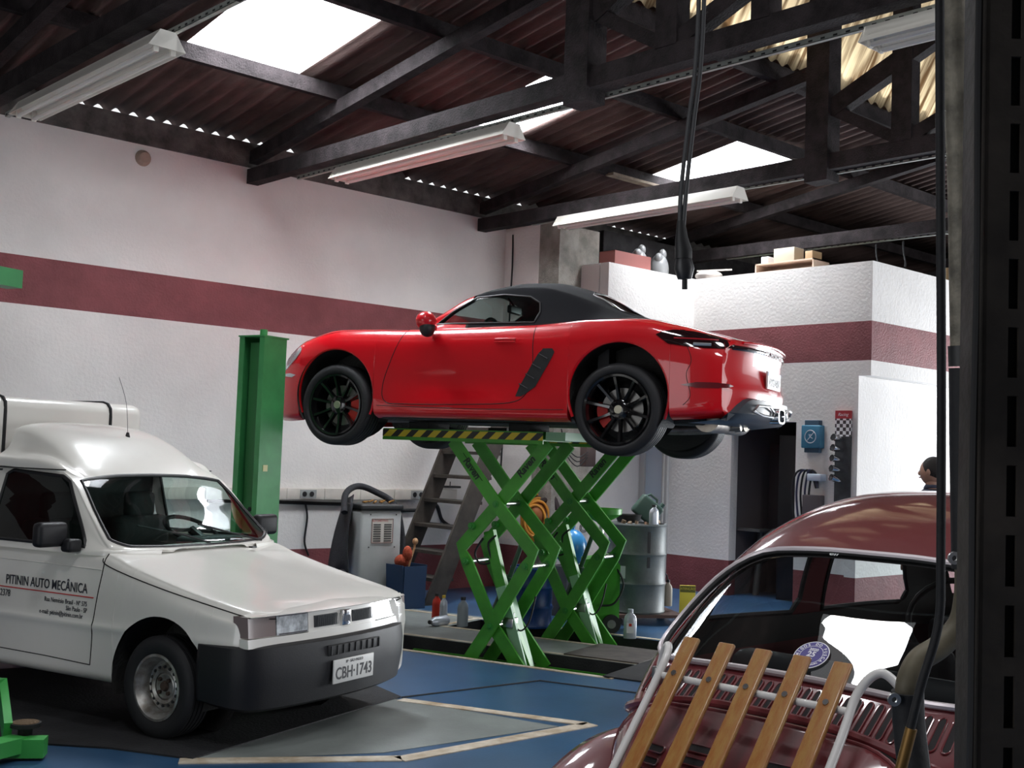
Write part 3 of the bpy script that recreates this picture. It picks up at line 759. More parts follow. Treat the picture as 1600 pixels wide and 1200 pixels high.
# shut lines
side_line(car, bl, [(.70,.965),(.695,.80),(.69,.60),(.72,.48),(.84,.385),(1.2,.36),(1.8,.355),(2.0,.37),(2.03,.5),(1.96,.72),(1.86,.955)], 'door_seam', m_gap, .0035, 0)
side_line(car, bl, [(-.45,.93),(-.55,.72),(-.52,.60),(-.55,.45),(-.5,.38)], 'bumper_seam', m_gap, .0025, 0)
side_line(car, bl, [(.42,.33),(1.2,.325),(2.08,.34)], 'sill_seam', m_gap, .003, 0)
side_line(car, bl, [(1.86,.962),(2.05,.952),(2.5,.945),(2.85,.87),(3.05,.76)], 'bonnet_seam', m_gap, .0025, 0)
mb = MB()
for s in (1, -1):
    for z_ in (.865,.845): mb.tube([side_pt(bl, x, z_-.01*abs(x-.92), .018, s) for x in lin(.84, 1.02, 8)], .009 if z_ > .85 else .006, 8)
mb.build('door_handle', m_red, car)
# side intake
for s in (1, -1):
    vent = [(.50,.775),(.60,.79),(.645,.75),(.80,.50),(.83,.425),(.77,.43),(.66,.50),(.56,.66),(.52,.73)]
    v_ = side_patch(car, bl, vent, 'side_intake', m_black, .006, s)
    for k in range(4):
        x0_, z0_ = .56+.055*k, .71-.075*k
        mb = MB(); mb.tube([side_pt(bl, x0_+d_, z0_+d_*.5, .012, s) for d_ in (0,.035,.075)], .005, 6); mb.build('intake_fin', m_black, v_)
# rear lamps with the dark band, marker, light strip
for s in (1, -1):
    lamp = [(-.285,.888),(-.34,.915),(-.42,.925),(-.55,.915),(-.70,.885),(-.80,.845),(-.84,.80),(-.72,.79),(-.52,.80),(-.38,.82)]
    t_ = side_patch(car, bl, lamp, 'tail_lamp', mat('smoked_lens', (.015,.004,.005), .06, coat=1), .006, s, 30, 14)
    mb = MB(); mb.tube([side_pt(bl, x, .862-.03*(-x-.4), .008, s) for x in lin(-.42,-.72,8)], .006, 6); mb.build('lamp_strip', mat('red_lens', (.35,.01,.015), .2), t_)
    mb = MB(); mb.tube([side_pt(bl, x, .822-.02*(-x-.4), .010, s) for x in lin(-.56,-.68,8)], .012, 6); mb.build('reversing_lamp', m_lens, t_)
    side_patch(car, bl, [(-.48,.525),(-.60,.545),(-.80,.54),(-.83,.525),(-.80,.51),(-.6,.505)], 'side_reflector', mat('dark_red_lens', (.12,.005,.01), .2, coat=1), .004, s, 24, 6)
    side_patch(car, bl, [(3.17,.62),(3.12,.70),(3.02,.765),(2.90,.83),(2.86,.80),(2.92,.72),(3.03,.64),(3.1,.60)], 'headlamp', m_lens, .004, s)
    side_patch(car, bl, [(2.90,.585),(2.98,.60),(3.08,.595),(3.05,.575),(2.95,.565)], 'indicator', m_lens, .004, s)
mb = MB(); band = [(fas(y,.9)[0]-.004,y,.80) for y in (.72,.6,.45,.30,.15)]+[(fas(0,.9)[0]-.004,0,.80)]
B_ = band+[(x,-y,z) for x, y, z in reversed(band[:-1])]; P_ = smooth_path([Vector(b) for b in B_], 5)
vs = []; 
for p in P_: vs += [(p.x-.006,p.y,p.z-.012),(p.x-.010,p.y,p.z+.022)]
mb.add(vs, [(2*i,2*i+2,2*i+3,2*i+1) for i in range(len(P_)-1)], 0, True)
o = mb.build('light_band', mat('smoked_lens', (0,0,0)), car); md = o.modifiers.new('t','SOLIDIFY'); md.thickness = .008
T = basis((-.938, 0, .802), (0,-1,0), (0,0,1), (-1,0,0))
text('lettering', 'PORSCHE', .062, m_chrome, car, T @ Matrix.Translation((0,0,0)), .002, bold=.0008, sx=1.9)
# spoiler lip
mb = MB(); S_ = smooth_path([Vector(p) for p in [(fas(y,1)[0]-.004,y,fas(y,1)[2]+.004) for y in (.62,.5,.35,.18,0,-.18,-.35,-.5,-.62)]], 6); mb.tube(S_, .012, 8); mb.build('spoiler', m_red, car)
mb = MB(); mb.box((-.940,-.20,.545),(-.925,.20,.675), bev=.003); pl = mb.build('number_plate', mat('plate_white', (.72,.72,.70), .4), car)
mb = MB(); mb.box((-.942,-.198,.645),(-.939,.198,.672)); mb.build('plate_header', mat('plate_blue', (.03,.10,.45), .4), pl)
text('plate_text', 'AYI7A07', .085, mat('plate_ink', (.02,.02,.025), .5), pl, basis((-.9415,0,.592), (0,-1,0), (0,0,1), (-1,0,0)), .0006, bold=.0015, sx=1.05)
# diffuser and tail pipes
m_dif = mat('diffuser_grey', (.045,.052,.062), .35, spec=.5)
dst = []
for y in lin(-.78,.78,27):
    a = abs(y); x0_ = fas(y, .1)[0]-.012 if a < .78 else -.76; dst.append((y, x0_, .455-.17*max(0,(a-.55)/.23)**1.5, .285))
mb = MB(); vs = []
for y, x0_, zt, zb_ in dst: vs += [(x0_+.01,y,zt),(x0_-.035,y,zt-.012),(x0_-.045,y,zb_+.05),(x0_+.01,y,zb_),(x0_+.25,y,zb_-.03)]
K = 5; mb.add(vs, [(i*K+k,(i+1)*K+k,(i+1)*K+k+1,i*K+k+1) for i in range(len(dst)-1) for k in range(K-1)], 0, True); mb.build('diffuser', m_dif, car)
T = basis((-.975, 0, .345), (0,1,0), (0,0,1), (-1,0,0))
mb = MB(); ring = [(.095*math.copysign(abs(math.cos(t))**.6, math.cos(t)), .052*math.copysign(abs(math.sin(t))**.6, math.sin(t))) for t in lin(0, 2*PI, 29)[:-1]]
def rr_(k, z): return [T @ Vector((x*k, y*k, z)) for x, y in ring]
vs = rr_(1.12,-.12)+rr_(1.12,.03)+rr_(.88,.03)+rr_(.88,-.10); n_ = 28
mb.add(vs, [(a*n_+i, a*n_+(i+1)%n_, (a+1)*n_+(i+1)%n_, (a+1)*n_+i) for a in range(3) for i in range(n_)], 0, True)
tp_ = mb.build('tail_pipe', m_chrome, car)
mb = MB(); mb.add(rr_(.88,-.09), [tuple(range(28))]); mb.build('pipe_bore', m_pit, tp_)
for s in (1, -1):
    mb = MB(); mb.tube([(-.985,s*.17,.37),(-.985,s*.30,.405),(-.955,s*.52,.40),(-.93,s*.56,.36),(-.96,s*.40,.335),(-.985,s*.2,.33)], .010, 6, closed=True); mb.build('diffuser_frame', m_steel, car)
# ------------------------------------------------------------------ white pickup van
van = thing('pickup_van', 'white pickup van with box body, black bumper and lettering on its door', 'van', (3.780, 6.276, 0), R(-72.5))
m_vw = mat('van_white', (.74,.72,.67), .30, spec=.5, coat=.7, cr=.06, var=.03, scale=2)
m_bump = mat('bumper_black', (.011,.011,.013), .5, spec=.35, bump=.05, bscale=150)
va_ = arch_z(0.0, .30, .355, .24)
vr_ = arch_z(-2.45, .30, .34, .24)
def vzc(x):
    a, b = va_(x), vr_(x); return a if a is not None else b
def vst(w_, zs, zc, zb=.245, tuck=.06):
    return [(w_-tuck, zb), (w_-.02, zb+.03), (w_-.012, .34), (w_-.006, .50), (w_+.004, .552), (w_-.004, .60), (w_-.012, .5*(.6+zs)), (w_-.028, zs-.05), (w_-.055, zs-.006), (w_-.10, zs+.012),
            (w_*.55, zs*.3+zc*.7), (w_*.25, zc), (0, zc)]
vs_ = {}
for x, w_, zs, zc in ((.618,.60,.700,.712),(.605,.68,.705,.718),(.585,.725,.709,.728),(.50,.752,.728,.755),(.3,.768,.765,.80),(0,.772,.825,.868),(-.3,.772,.895,.935),(-.5,.77,.95,.975),(-.62,.77,.955,.985),(-1.5,.77,.955,.98),(-3.1,.77,.955,.98)):
    vs_[x] = vst(w_, zs, zc)
vl = Loft(vs_, vzc, 5)
xs = dense_x(-3.1, .618, [(0,.355),(-2.45,.34)], .05); vv = lin(-1, 1, 111)
mb = MB(); surf(mb, vl.at, xs, vv, test=lambda x, v: not (x < -.53 and abs(vl.at(x, v)[1]) < .70 and vl.at(x, v)[2] > .9))
ring = [vl.at(.618, v) for v in lin(-1, 1, 61)]; ring2 = [(max(.56,x-.05), y, z) for x, y, z in ring]
mb.add([(p[0], p[1], max(p[2], .40)) for p in ring], [tuple(range(61))])
mb.build('body', m_vw, van)
# steel wheels
m_silver = mat('silver_wheel', (.50,.50,.49), .38, .65, var=.2, scale=14, col2=(.24,.21,.18))
def steel_wheel(t, c, s, R_, wd, rr, steer=0):
    w_ = bpy.data.objects.new('wheel', None); COL.objects.link(w_); w_.parent = t; w_.location = c; w_.rotation_euler = (0,0,steer)
    arc_wheel(w_, (0,0,0), s, R_, wd, rr); T = Matrix.Rotation(-PI/2*s, 4, 'X'); h = wd/2
    mb = MB(); mb.lathe([(rr+.008,h*.80),(rr+.010,h*.95),(rr-.004,h*.97),(rr-.012,h*.78),(rr-.028,h*.45),(rr-.034,h*.05),(rr-.048,-.005),(rr-.062,.018),(rr-.078,.026),(rr-.095,.018),(.088,-.005),(.076,.012),(.065,.018),(.03,.012),(0,.012)], 56, T); mb.build('rim', m_silver, w_)
    mb = MB()
    for k in range(16):
        a = 2*PI*k/16; q = Vector(((rr-.066)*math.cos(a), (rr-.066)*math.sin(a), 0)); mb.cyl(T @ (q+Vector((0,0,.018))), T @ (q+Vector((0,0,.0265))), .0085, 10)
    mb.build('vent_holes', m_pit, w_)
    mb = MB(); mb.lathe([(0,.032),(.022,.032),(.03,.016)], 16, T)
    for k in range(4):
        a = PI/4+PI/2*k; q = Vector((.049*math.cos(a), .049*math.sin(a), .01)); mb.cyl(T @ q, T @ (q+Vector((0,0,.02))), .011, 8)
    mb.build('hub', mat('rusty_hub', (.045,.028,.02), .8, var=.4), w_)
    return w_
for x_ in (0, -2.45):
    for s in (-1, 1): steel_wheel(van, (x_, s*.685, .275), s, .275, .165, .170, R(-3) if x_ == 0 else 0)
for xc, r_ in ((0,.352),(-2.45,.338)):
    for s in (-1, 1):
        mb = MB(); mb.lathe([(r_,.758),(r_+.002,.5),(r_-.02,.46),(.02,.45)], 40, Matrix.Translation((xc,0,.30)) @ Matrix.Rotation(-PI/2*s, 4, 'X'))
        kp = [i for i, f in enumerate(mb.f) if max(mb.v[j][2] for j in f) > .2]; mb.f = [mb.f[i] for i in kp]; mb.m = [0]*len(kp); mb.sm = [True]*len(kp)
        mb.build('wheel_housing', m_under, van)
mb = MB(); mb.box((-3.0,-.6,.22),(-.4,.6,.36)); mb.box((-.4,-.42,.2),(.45,.42,.5)); mb.box((-.2,-.62,.22),(.1,.62,.28)); mb.build('underbody', m_under, van)
# bumper: bowed black moulding wrapping back to the arch
def bumper_xy(k):
    pts = [(.30,-.778),(.45,-.780),(.56,-.765),(.64,-.70),(.685,-.5),(.715,-.2),(.72,0),(.712,.2),(.67,.5),(.60,.66),(.52,.735),(.42,.765),(.30,.772)]
    return pts
P_ = smooth_path([Vector((*p,0)) for p in bumper_xy(0)], 5); mb = MB(); vs = []; K = 6
for p in P_:
    n_ = Vector((p.x-.05, p.y*.75, 0)); n_.normalize(); fr_ = min(1, max(0, (p.x-.30)/.4))
    zt = .555-.0*fr_; zb_ = .205+.03*(1-fr_)
    for dz, off in ((zt,-.035),(zt-.012,.0),(zt-.10,.012),(.36,.008),(zb_+.02,-.012),(zb_,-.05)): q = p+n_*off; vs.append((q.x, q.y, dz))
mb.add(vs, [(i*K+k,(i+1)*K+k,(i+1)*K+k+1,i*K+k+1) for i in range(len(P_)-1) for k in range(K-1)], 0, True)
bo = mb.build('front_bumper', m_bump, van); md = bo.modifiers.new('t','SOLIDIFY'); md.thickness = .012
mb = MB(); mb.box((.715,-.22,.455),(.732,.26,.515), bev=.008); bg_ = mb.build('bumper_vent', mat('vent_dark', (.005,.005,.006), .6), van)
for k in range(9): mb = MB(); mb.box((.728,-.20+.055*k,.46),(.737,-.192+.055*k,.51)); mb.build('vent_bar', m_bump, bg_)
# front face: strip, grille panel, lamps, indicators
def front_x(y): return .672-(.050 if y < 0 else .085)*(abs(y)/.7)**2.2
def front_patch(name, m, ys, z0, z1, dx=.0, th=.02, parent=van, tilt=.10, sh=0.0):
    mb = MB(); vs = []
    for y in ys:
        x0_ = front_x(y)+dx
        vs += [(x0_-tilt*(z0-.55),y,z0),(x0_-tilt*(z1-.55),y,z1),(x0_-tilt*(z1-.55)-th,y,z1),(x0_-tilt*(z0-.55)-th,y,z0)]
    n_ = len(ys); f = [(0,1,2,3),(4*n_-1,4*n_-2,4*n_-3,4*n_-4)]
    for i in range(n_-1):
        a = 4*i
        for k in range(4): f.append((a+k, a+4+k, a+4+(k+1)%4, a+(k+1)%4))
    mb.add(vs, f); return mb.build(name, m, parent)
front_patch('front_strip', m_vw, lin(-.745,.70,25), .545, .592, .004, .06)
front_patch('grille_panel', m_vw, lin(-.31,.31,13), .592, .700, -.002, .05)
for s in (-1, 1):
    hl = front_patch('headlamp', mat('lamp_reflector', (.55,.58,.60), .25, .5, var=.45, scale=18, coat=1, cr=.02), lin(s*.315,s*.545,6), .597, .705, -.002, .05)
    front_patch('lamp_bezel', m_chrome, lin(s*.325,s*.535,4), .600, .606, .004, .004, hl); front_patch('lamp_bezel', m_chrome, lin(s*.325,s*.535,4), .695, .701, .004, .004, hl)
    ind = front_patch('indicator', mat('smoke_indicator', (.22,.17,.16), .2, coat=1), lin(s*.552,s*.735,7), .597, .705, -.004, .10)
    g_ = front_patch('grille_opening', mat('grille_dark', (.012,.014,.018), .5), lin(s*.07,s*.265,5), .613, .677, .003, .01)
    mb = MB()
    for k in range(12):
        y = s*(.075+.016*k); mb.beam((front_x(y)+.008,y,.615),(front_x(y)+.000,y+.012,.675),.003,.004)
    mb.build('grille_mesh', mat('grille_mesh', (.06,.065,.07), .4), g_)
mb = MB(); mb.box((.660,-.036,.60),(.680,.036,.69), bev=.006); em = mb.build('emblem', m_chrome, van)
mb = MB()
for k in range(5): mb.box((.679,-.024+.011*k,.622),(.682,-.018+.011*k,.658))
mb.build('emblem_bars', mat('emblem_ink', (.08,.09,.12), .4), em)
mb = MB(); vs = []
for y in lin(-.735,.69,25):
    xf = front_x(y)+.006; vs += [(.56,y,.738-.03*abs(y)),(xf-.03,y,.722-.02*abs(y)),(xf,y,.706),(xf-.012,y,.700),(.58,y,.700)]
mb.add(vs, [(i*5+k,(i+1)*5+k,(i+1)*5+k+1,i*5+k+1) for i in range(24) for k in range(4)], 0, True); mb.build('bonnet_lip', m_vw, van)
# bonnet outline, door seams, mouldings
for s in (-1, 1):
    side_line(van, vl, [(.63,.685),(.4,.748-.02),(.0,.815-.02),(-.3,.875-.02),(-.47,.90),(-.50,.93)], 'bonnet_seam', m_gap, .0035, 0, s)
    side_line(van, vl, [(-.485,.955),(-.478,.86),(-.50,.70),(-.515,.56),(-.525,.40),(-.53,.335)], 'door_seam', m_gap, .0035, .0, s)
    side_line(van, vl, [(-.53,.335),(-.9,.345),(-1.5,.35)], 'door_seam', m_gap, .003, .0, s, sm=False)
    side_line(van, vl, [(-.49,.868),(-1.1,.872),(-1.6,.872)], 'waist_crease', m_vw, .004, .0, s, sm=False)
    side_line(van, vl, [(-1.60,.96),(-1.60,.6),(-1.6,.34)], 'door_seam', m_gap, .0035, .0, s, sm=False)
mb = MB(); mb.tube(smooth_path([Vector(p) for p in ((.618,-.62,.700),(.622,-.3,.708),(.622,0,.710),(.622,.3,.708),(.618,.60,.700))], 5), .004, 6); mb.build('bonnet_edge', m_gap, van)
# cab: pillars, windscreen, side glass
vc = {}
for x, yb, zb_, yc, zc_, zm in ((-.38,.40,.965,.30,.968,.972),(-.46,.66,.965,.60,.975,.99),(-.52,.715,.962,.665,.995,1.055),(-.70,.74,.962,.645,1.15,1.205),(-.93,.745,.962,.61,1.355,1.385),(-1.05,.745,.962,.60,1.40,1.42),(-1.3,.745,.962,.595,1.425,1.44),(-1.6,.745,.962,.59,1.43,1.45)):
    vc[x] = [(yb+.008, zb_-.02), (yb, zb_+.005), (yb*.55+yc*.45, zb_*.5+zc_*.5), (yc+.02, zc_-.015), (yc-.02, zc_+(zm-zc_)*.35), (yc*.55, zm-(zm-zc_)*.15), (0, zm)]
vcl = Loft(vc, None, 6)
wb = [(-.415,0),(-.43,.30),(-.475,.56),(-.545,.655)]; wt = [(-.90,.575),(-.925,.30),(-.93,0)]
half = wb+wt; vwp = [(x, vat(vcl, x, y)) for x, y in half]+[(x, -vat(vcl, x, y)) for x, y in reversed(half[1:-1])]
vwp = denser(vwp, 4)
sw_ = [(-.655,.985),(-.745,1.105),(-.93,1.345),(-1.0,1.375),(-1.45,1.395),(-1.5,1.37),(-1.5,.985)]
vsl, vsr = poly_side(vcl, sw_, 1), poly_side(vcl, sw_, -1)
mb = MB(); surf(mb, vcl.at, lin(-1.6,-.38,85), lin(-1,1,101), holes=[vwp, vsl, vsr]); mb.build('cab_roof', m_vw, van)
for nm, P in (('windscreen', vwp), ('side_window', vsl), ('side_window', vsr)):
    mb = MB(); surf(mb, vcl.at, lin(min(p[0] for p in P), max(p[0] for p in P), 34), lin(min(p[1] for p in P), max(p[1] for p in P), 34), keep=[P])
    g_ = mb.build(nm, glass('green_screen', (.66,.80,.76)) if nm == 'windscreen' else (glass('cab_side_glass', (.16,.19,.18)) if P is vsr else glass('cab_far_glass', (.85,.9,.88))), van)
    mb = MB(); mb.tube([vcl.at(*p) for p in P], .011, 6, closed=True); mb.build('window_rubber', m_black, g_)
# raised fairing behind the windscreen
ff = {}
for x, yb, zb_, yt, zt, zm in ((-.925,.55,1.362,.48,1.372,1.386),(-.97,.585,1.385,.50,1.41,1.43),(-1.1,.615,1.405,.50,1.50,1.535),(-1.25,.62,1.41,.50,1.575,1.62),(-1.4,.62,1.415,.50,1.625,1.675),(-1.52,.62,1.42,.50,1.65,1.70),(-1.6,.62,1.42,.50,1.655,1.705),(-1.64,.60,1.42,.47,1.60,1.66)):
    q_ = max(.02, min(1, (-x-.95)/.2)); ff[x] = [(yb+.03*q_, zb_), (yb+.025*q_, zb_+.05*q_), (yb-.02*q_, zb_+.075*q_), (yt+.045, zb_*.45+zt*.55), (yt, zt-.01), (yt-.10, zt+(zm-zt)*.6), (yt*.4, zm-.002), (0, zm)]
fl_ = Loft(ff, None, 6)
mb = MB(); surf(mb, fl_.at, lin(-1.64,-.925,40), lin(-1,1,81)); ring = [fl_.at(-1.64, v) for v in lin(-1,1,41)]; mb.add(ring, [tuple(range(41))]); mb.build('roof_fairing', m_vw, van)
for s in (-1, 1):
    mb = MB(); mb.tube([(x, s*(.648 if x < -1.1 else .648-.05*(x+1.1)/.13), 1.412) for x in lin(-1.62,-1.0,8)], .004, 6); mb.build('fairing_seam', m_gap, van)
mb = MB(); mb.cyl((-1.27,.10,1.62),(-1.27,.10,1.655),.018,10,r2=.008); mb.tube(smooth_path([Vector(p) for p in ((-1.27,.10,1.65),(-1.3,.10,1.85),(-1.38,.10,2.02))], 4), .0016, 5); mb.build('aerial', m_black, van)
# box body
mb = MB(); mb.box((-3.35,-.80,.62),(-1.78,.72,1.86), bev=.075); bx_ = mb.build('box_body', m_vw, van)
for y in (-.46, .40):
    mb = MB(); mb.tube([(-2.2,y,1.862),(-1.86,y,1.862),(-1.81,y,1.85),(-1.785,y,1.82),(-1.779,y,1.76),(-1.779,y,1.0)], .012, 8); mb.build('box_seal', m_blackrub, bx_)
# cab interior
m_int2 = mat('cab_interior', (.035,.04,.04), .8)
mb = MB(); mb.box((-.50,-.64,.86),(-.80,.64,.945), bev=.03); mb.box((-.62,.12,.94),(-.82,.56,1.0), bev=.04); mb.box((-1.65,-.7,.3),(-.45,.7,.36)); mb.box((-.5,-.66,.36),(-.55,.66,.9)); mb.build('dashboard', m_int2, van)
for s in (-1, 1):
    mb = MB(); mb.box((-1.45,s*.34-.23,.45),(-1.30,s*.34+.23,1.10), bev=.05); mb.box((-1.40,s*.34-.24,.40),(-.95,s*.34+.24,.55), bev=.05); mb.box((-1.43,s*.34-.12,1.08),(-1.34,s*.34+.12,1.26), bev=.04); mb.build('seat', m_int2, van)
mb = MB(); mb.box((-1.60,-.62,.4),(-1.56,.62,1.40)); mb.build('bulkhead', m_int2, van)
mb = MB(); c_ = Vector((-.88,.33,1.03)); ax = Vector((.42,0,.9)).normalized(); e1 = Vector((0,1,0)); e2 = ax.cross(e1)
mb.tube([c_+(e1*math.cos(t)+e2*math.sin(t))*.18 for t in lin(0,2*PI,29)[:-1]], .014, 8, closed=True); mb.beam(c_-e1*.17, c_+e1*.17, .04, .02); mb.cyl(c_, c_-ax*-.0+Vector((.2,0,-.1)), .03, 8); mb.build('steering_wheel', m_black, van)
# mirrors, wipers, nozzle
for s in (-1, 1):
    mb = MB(); mb.box((-.79,s*.80,.985),(-.71,s*1.0,1.125), bev=.028); mb.box((-.74,s*.74,.955),(-.66,s*.84,1.03), bev=.02); mb.build('door_mirror', m_bump, van)
for p, q, r_ in (((-.45,.06,.985),(-.62,-.38,1.055),(-.50,-.12,1.01)),((-.44,.52,.985),(-.56,.06,1.055),(-.47,.30,1.0))):
    mb = MB(); mb.tube([Vector(p),Vector(r_)+Vector((0,0,.03)),Vector(q)+Vector((0,0,.04))],.007,6); mb.build('wiper', m_black, van)
mb = MB(); mb.box((-.33,.28,.952),(-.30,.32,.962)); mb.build('washer_jet', m_black, van)
# door lettering (right door)
T = lambda x, z, k=0: basis((x, -(vl.yz(x, z)+.0035), z), (1,0,.0), (0,0,1), (0,-1,0))
ink = mat('sign_ink', (.03,.032,.04), .5); 
text('door_sign', 'PITININ AUTO MECÂNICA', .078, ink, van, T(-.93,.752), .0006, bold=.0006, sx=.76)
mb = MB(); mb.box((-1.6,-(vl.yz(-1,.71)+.004),.706),(-.525,-(vl.yz(-1,.71)+.001),.712)); mb.build('red_rule', mat('sign_red', (.5,.02,.02), .5), van)
text('phone_line', '5533-2378', .058, ink, van, T(-1.33,.672), .0006, sx=.8)
text('address_line', 'Rua Nemésio Brasil - Nº 575', .038, ink, van, T(-.75,.668), .0006, sx=.8)
text('address_line', 'São Paulo - SP', .038, ink, van, T(-.655,.632), .0006, sx=.8)
text('address_line', 'e-mail: pitinin@pitinin.com.br', .038, ink, van, T(-.78,.597), .0006, sx=.8)
# number plate
mb = MB(); mb.box((.735,-.185,.30),(.745,.185,.432), bev=.006); pl = mb.build('number_plate', mat('plate_grey', (.62,.62,.60), .45), van)
text('plate_text', 'CBH·1743', .092, mat('plate_ink', (0,0,0)), pl, basis((.746,0,.352), (0,1,0), (0,0,1), (1,0,0)), .0006, bold=.0012, sx=.86)
text('plate_header', 'SP · SÃO PAULO', .022, ink, pl, basis((.746,0,.413), (0,1,0), (0,0,1), (1,0,0)), .0006)
# ------------------------------------------------------------------ dark red beetle shaped car seen from behind
BT_POS, BT_AZ = (2.926, 1.887, 0), R(2.2)
bug = thing('vintage_car', 'dark red rounded vintage car with a wooden slatted luggage rack on its tail', 'car', BT_POS, BT_AZ); bug.scale = (1, 1, 1.018)
m_bug = mat('maroon_paint', (.13,.011,.015), .42, spec=.5, coat=1.0, cr=.07, var=.04, scale=3)
# body shell: horizontal slices, superellipse in plan
BZ = [(0.42, -0.6, 3.0, 0.5824, 3.0), (0.55, -0.555, 2.98, 0.624, 3.0), (0.68, -0.485, 2.9, 0.65, 3.2), (0.78, -0.405, 2.75, 0.6656, 3.5), (0.86, -0.31, 2.45, 0.6708, 3.8), (0.93, -0.215, 2.15, 0.6708, 4.0), (1.0, -0.115, 2.0, 0.6656, 4.2), (1.1, 0.02, 1.95, 0.65, 4.2), (1.2, 0.155, 1.87, 0.624, 4.1), (1.3, 0.31, 1.77, 0.5876, 3.9), (1.38, 0.47, 1.67, 0.5408, 3.5), (1.44, 0.63, 1.58, 0.4784, 3.0), (1.475, 0.77, 1.46, 0.4004, 2.6), (1.492, 0.88, 1.34, 0.312, 2.2), (1.5, 1.0, 1.2, 0.1664, 2.0), (1.502, 1.06, 1.1, 0.0312, 2.0)]
zz = [b[0] for b in BZ]
def bug_sec(z): return [pchip(zz, [b[k] for b in BZ], z) for k in (1,2,3,4)]
def bug_z(s): return .42+(1.502-.42)*math.sin(min(1, max(0, s))*PI/2)**1.0
def bug_s(z): return math.asin(min(1, max(0, (z-.42)/(1.502-.42))))*2/PI
bug_c = {}
def bug_at(th, s):
    z = bug_z(s); k = round(s, 6)
    if k not in bug_c: bug_c[k] = bug_sec(z)
    xr, xf, w_, n = bug_c[k]; xm = (xr+xf)/2; a = (xf-xr)/2; c, q = math.cos(th), math.sin(th)
    # rear half is rounder than the front
    e = 2/n
    return (xm-a*math.copysign(abs(c)**e, c), w_*math.copysign(abs(q)**e, q), z)
def bug_th(y, z):
    w_, n = bug_sec(z)[2:]; r_ = min(1, abs(y)/w_); return math.copysign(math.asin(r_**(n/2)), y)
def bug_th_side(x, z, sgn):
    xr, xf, w_, n = bug_sec(z); xm = (xr+xf)/2; a = (xf-xr)/2; r_ = max(-1, min(1, (xm-x)/a)); c = math.copysign(abs(r_)**(n/2), r_); return sgn*math.acos(c)
def rearP(pts, n=5): return [(bug_th(y, z), bug_s(z)) for y, z in denser(pts, n)]
def sideP(pts, sg, n=5): return [(bug_th_side(x, z, sg), bug_s(z)) for x, z in denser(pts, n)]
def rpt(y, z, off=0.0):
    th, s = bug_th(y, z), bug_s(z); P = Vector(bug_at(th, s))
    if off:
        a = Vector(bug_at(th+.003, s))-Vector(bug_at(th-.003, s)); b = Vector(bug_at(th, s+.002))-Vector(bug_at(th, s-.002)); n = a.cross(b).normalized()
        if n.x > 0 and n.z < 0: n = -n
        if n.dot(P-Vector((1.1,0,.7))) < 0: n = -n
        P += n*off
    return P
def round_poly(pts, n=6): return [(p.x, p.y) for p in smooth_path([Vector((*q,0)) for q in pts], n, True)]
RW = round_poly([(0,1.005),(.25,1.0),(.44,.992),(.525,1.01),(.545,1.06),(.52,1.14),(.47,1.22),(.37,1.285),(.2,1.305),(0,1.308),(-.2,1.305),(-.37,1.285),(-.47,1.22),(-.52,1.14),(-.545,1.06),(-.525,1.01),(-.44,.992),(-.25,1.0)], 3)
rwP = [(bug_th(y, z), bug_s(z)) for y, z in RW]
q_side = [(.34,1.05),(.95,1.03),(1.0,1.08),(1.0,1.33),(.94,1.37),(.62,1.34),(.42,1.20)]
d_side = [(1.17,1.03),(1.72,1.03),(1.74,1.08),(1.58,1.33),(1.50,1.37),(1.20,1.37),(1.16,1.32)]
qs = {sg: sideP(q_side, sg) for sg in (1,-1)}; ds = {sg: sideP(d_side, sg) for sg in (1,-1)}
fwp = [(bug_th_side(x, z, 1) if y > 0 else -bug_th_side(x, z, 1), bug_s(z)) for x, z, y in ()]
# windscreen hole on the nose side (theta near pi): outline in y, z
def frontP(pts, n=4):
    out = []
    for y, z in denser(pts, n):
        w_, nn = bug_sec(z)[2:]; r_ = min(1, abs(y)/w_); out.append((PI-math.asin(r_**(nn/2)) if y >= 0 else PI+math.asin(r_**(nn/2)), bug_s(z)))
    return out
fw = frontP([(-.48,1.07),(-.2,1.05),(.2,1.05),(.48,1.07),(.43,1.33),(.2,1.38),(-.2,1.38),(-.43,1.33)])
TH = sorted(set(lin(-PI*.5, PI*.5, 141)+lin(PI*.5, PI*1.5, 61))); S_ = lin(0, 1, 96)
def wrap_holes():
    h = [rwP, qs[1], ds[1], fw]
    for P in (qs[-1], ds[-1]): h.append(P); h.append([(t+2*PI, s) for t, s in P])
    return h
mb = MB(); surf(mb, bug_at, TH, S_, holes=wrap_holes(), su=.6, sv=1.0); o = mb.build('body', m_bug, bug)
mb = MB(); surf(mb, lambda t, s: tuple((Vector(bug_at(t, s))-Vector((1.05,0,.8)))*.972+Vector((1.05,0,.8))), TH[::2], S_[30::2], holes=wrap_holes(), su=.6, sv=1.0); mb.build('headlining', mat('headlining', (.035,.034,.033), .85), bug)
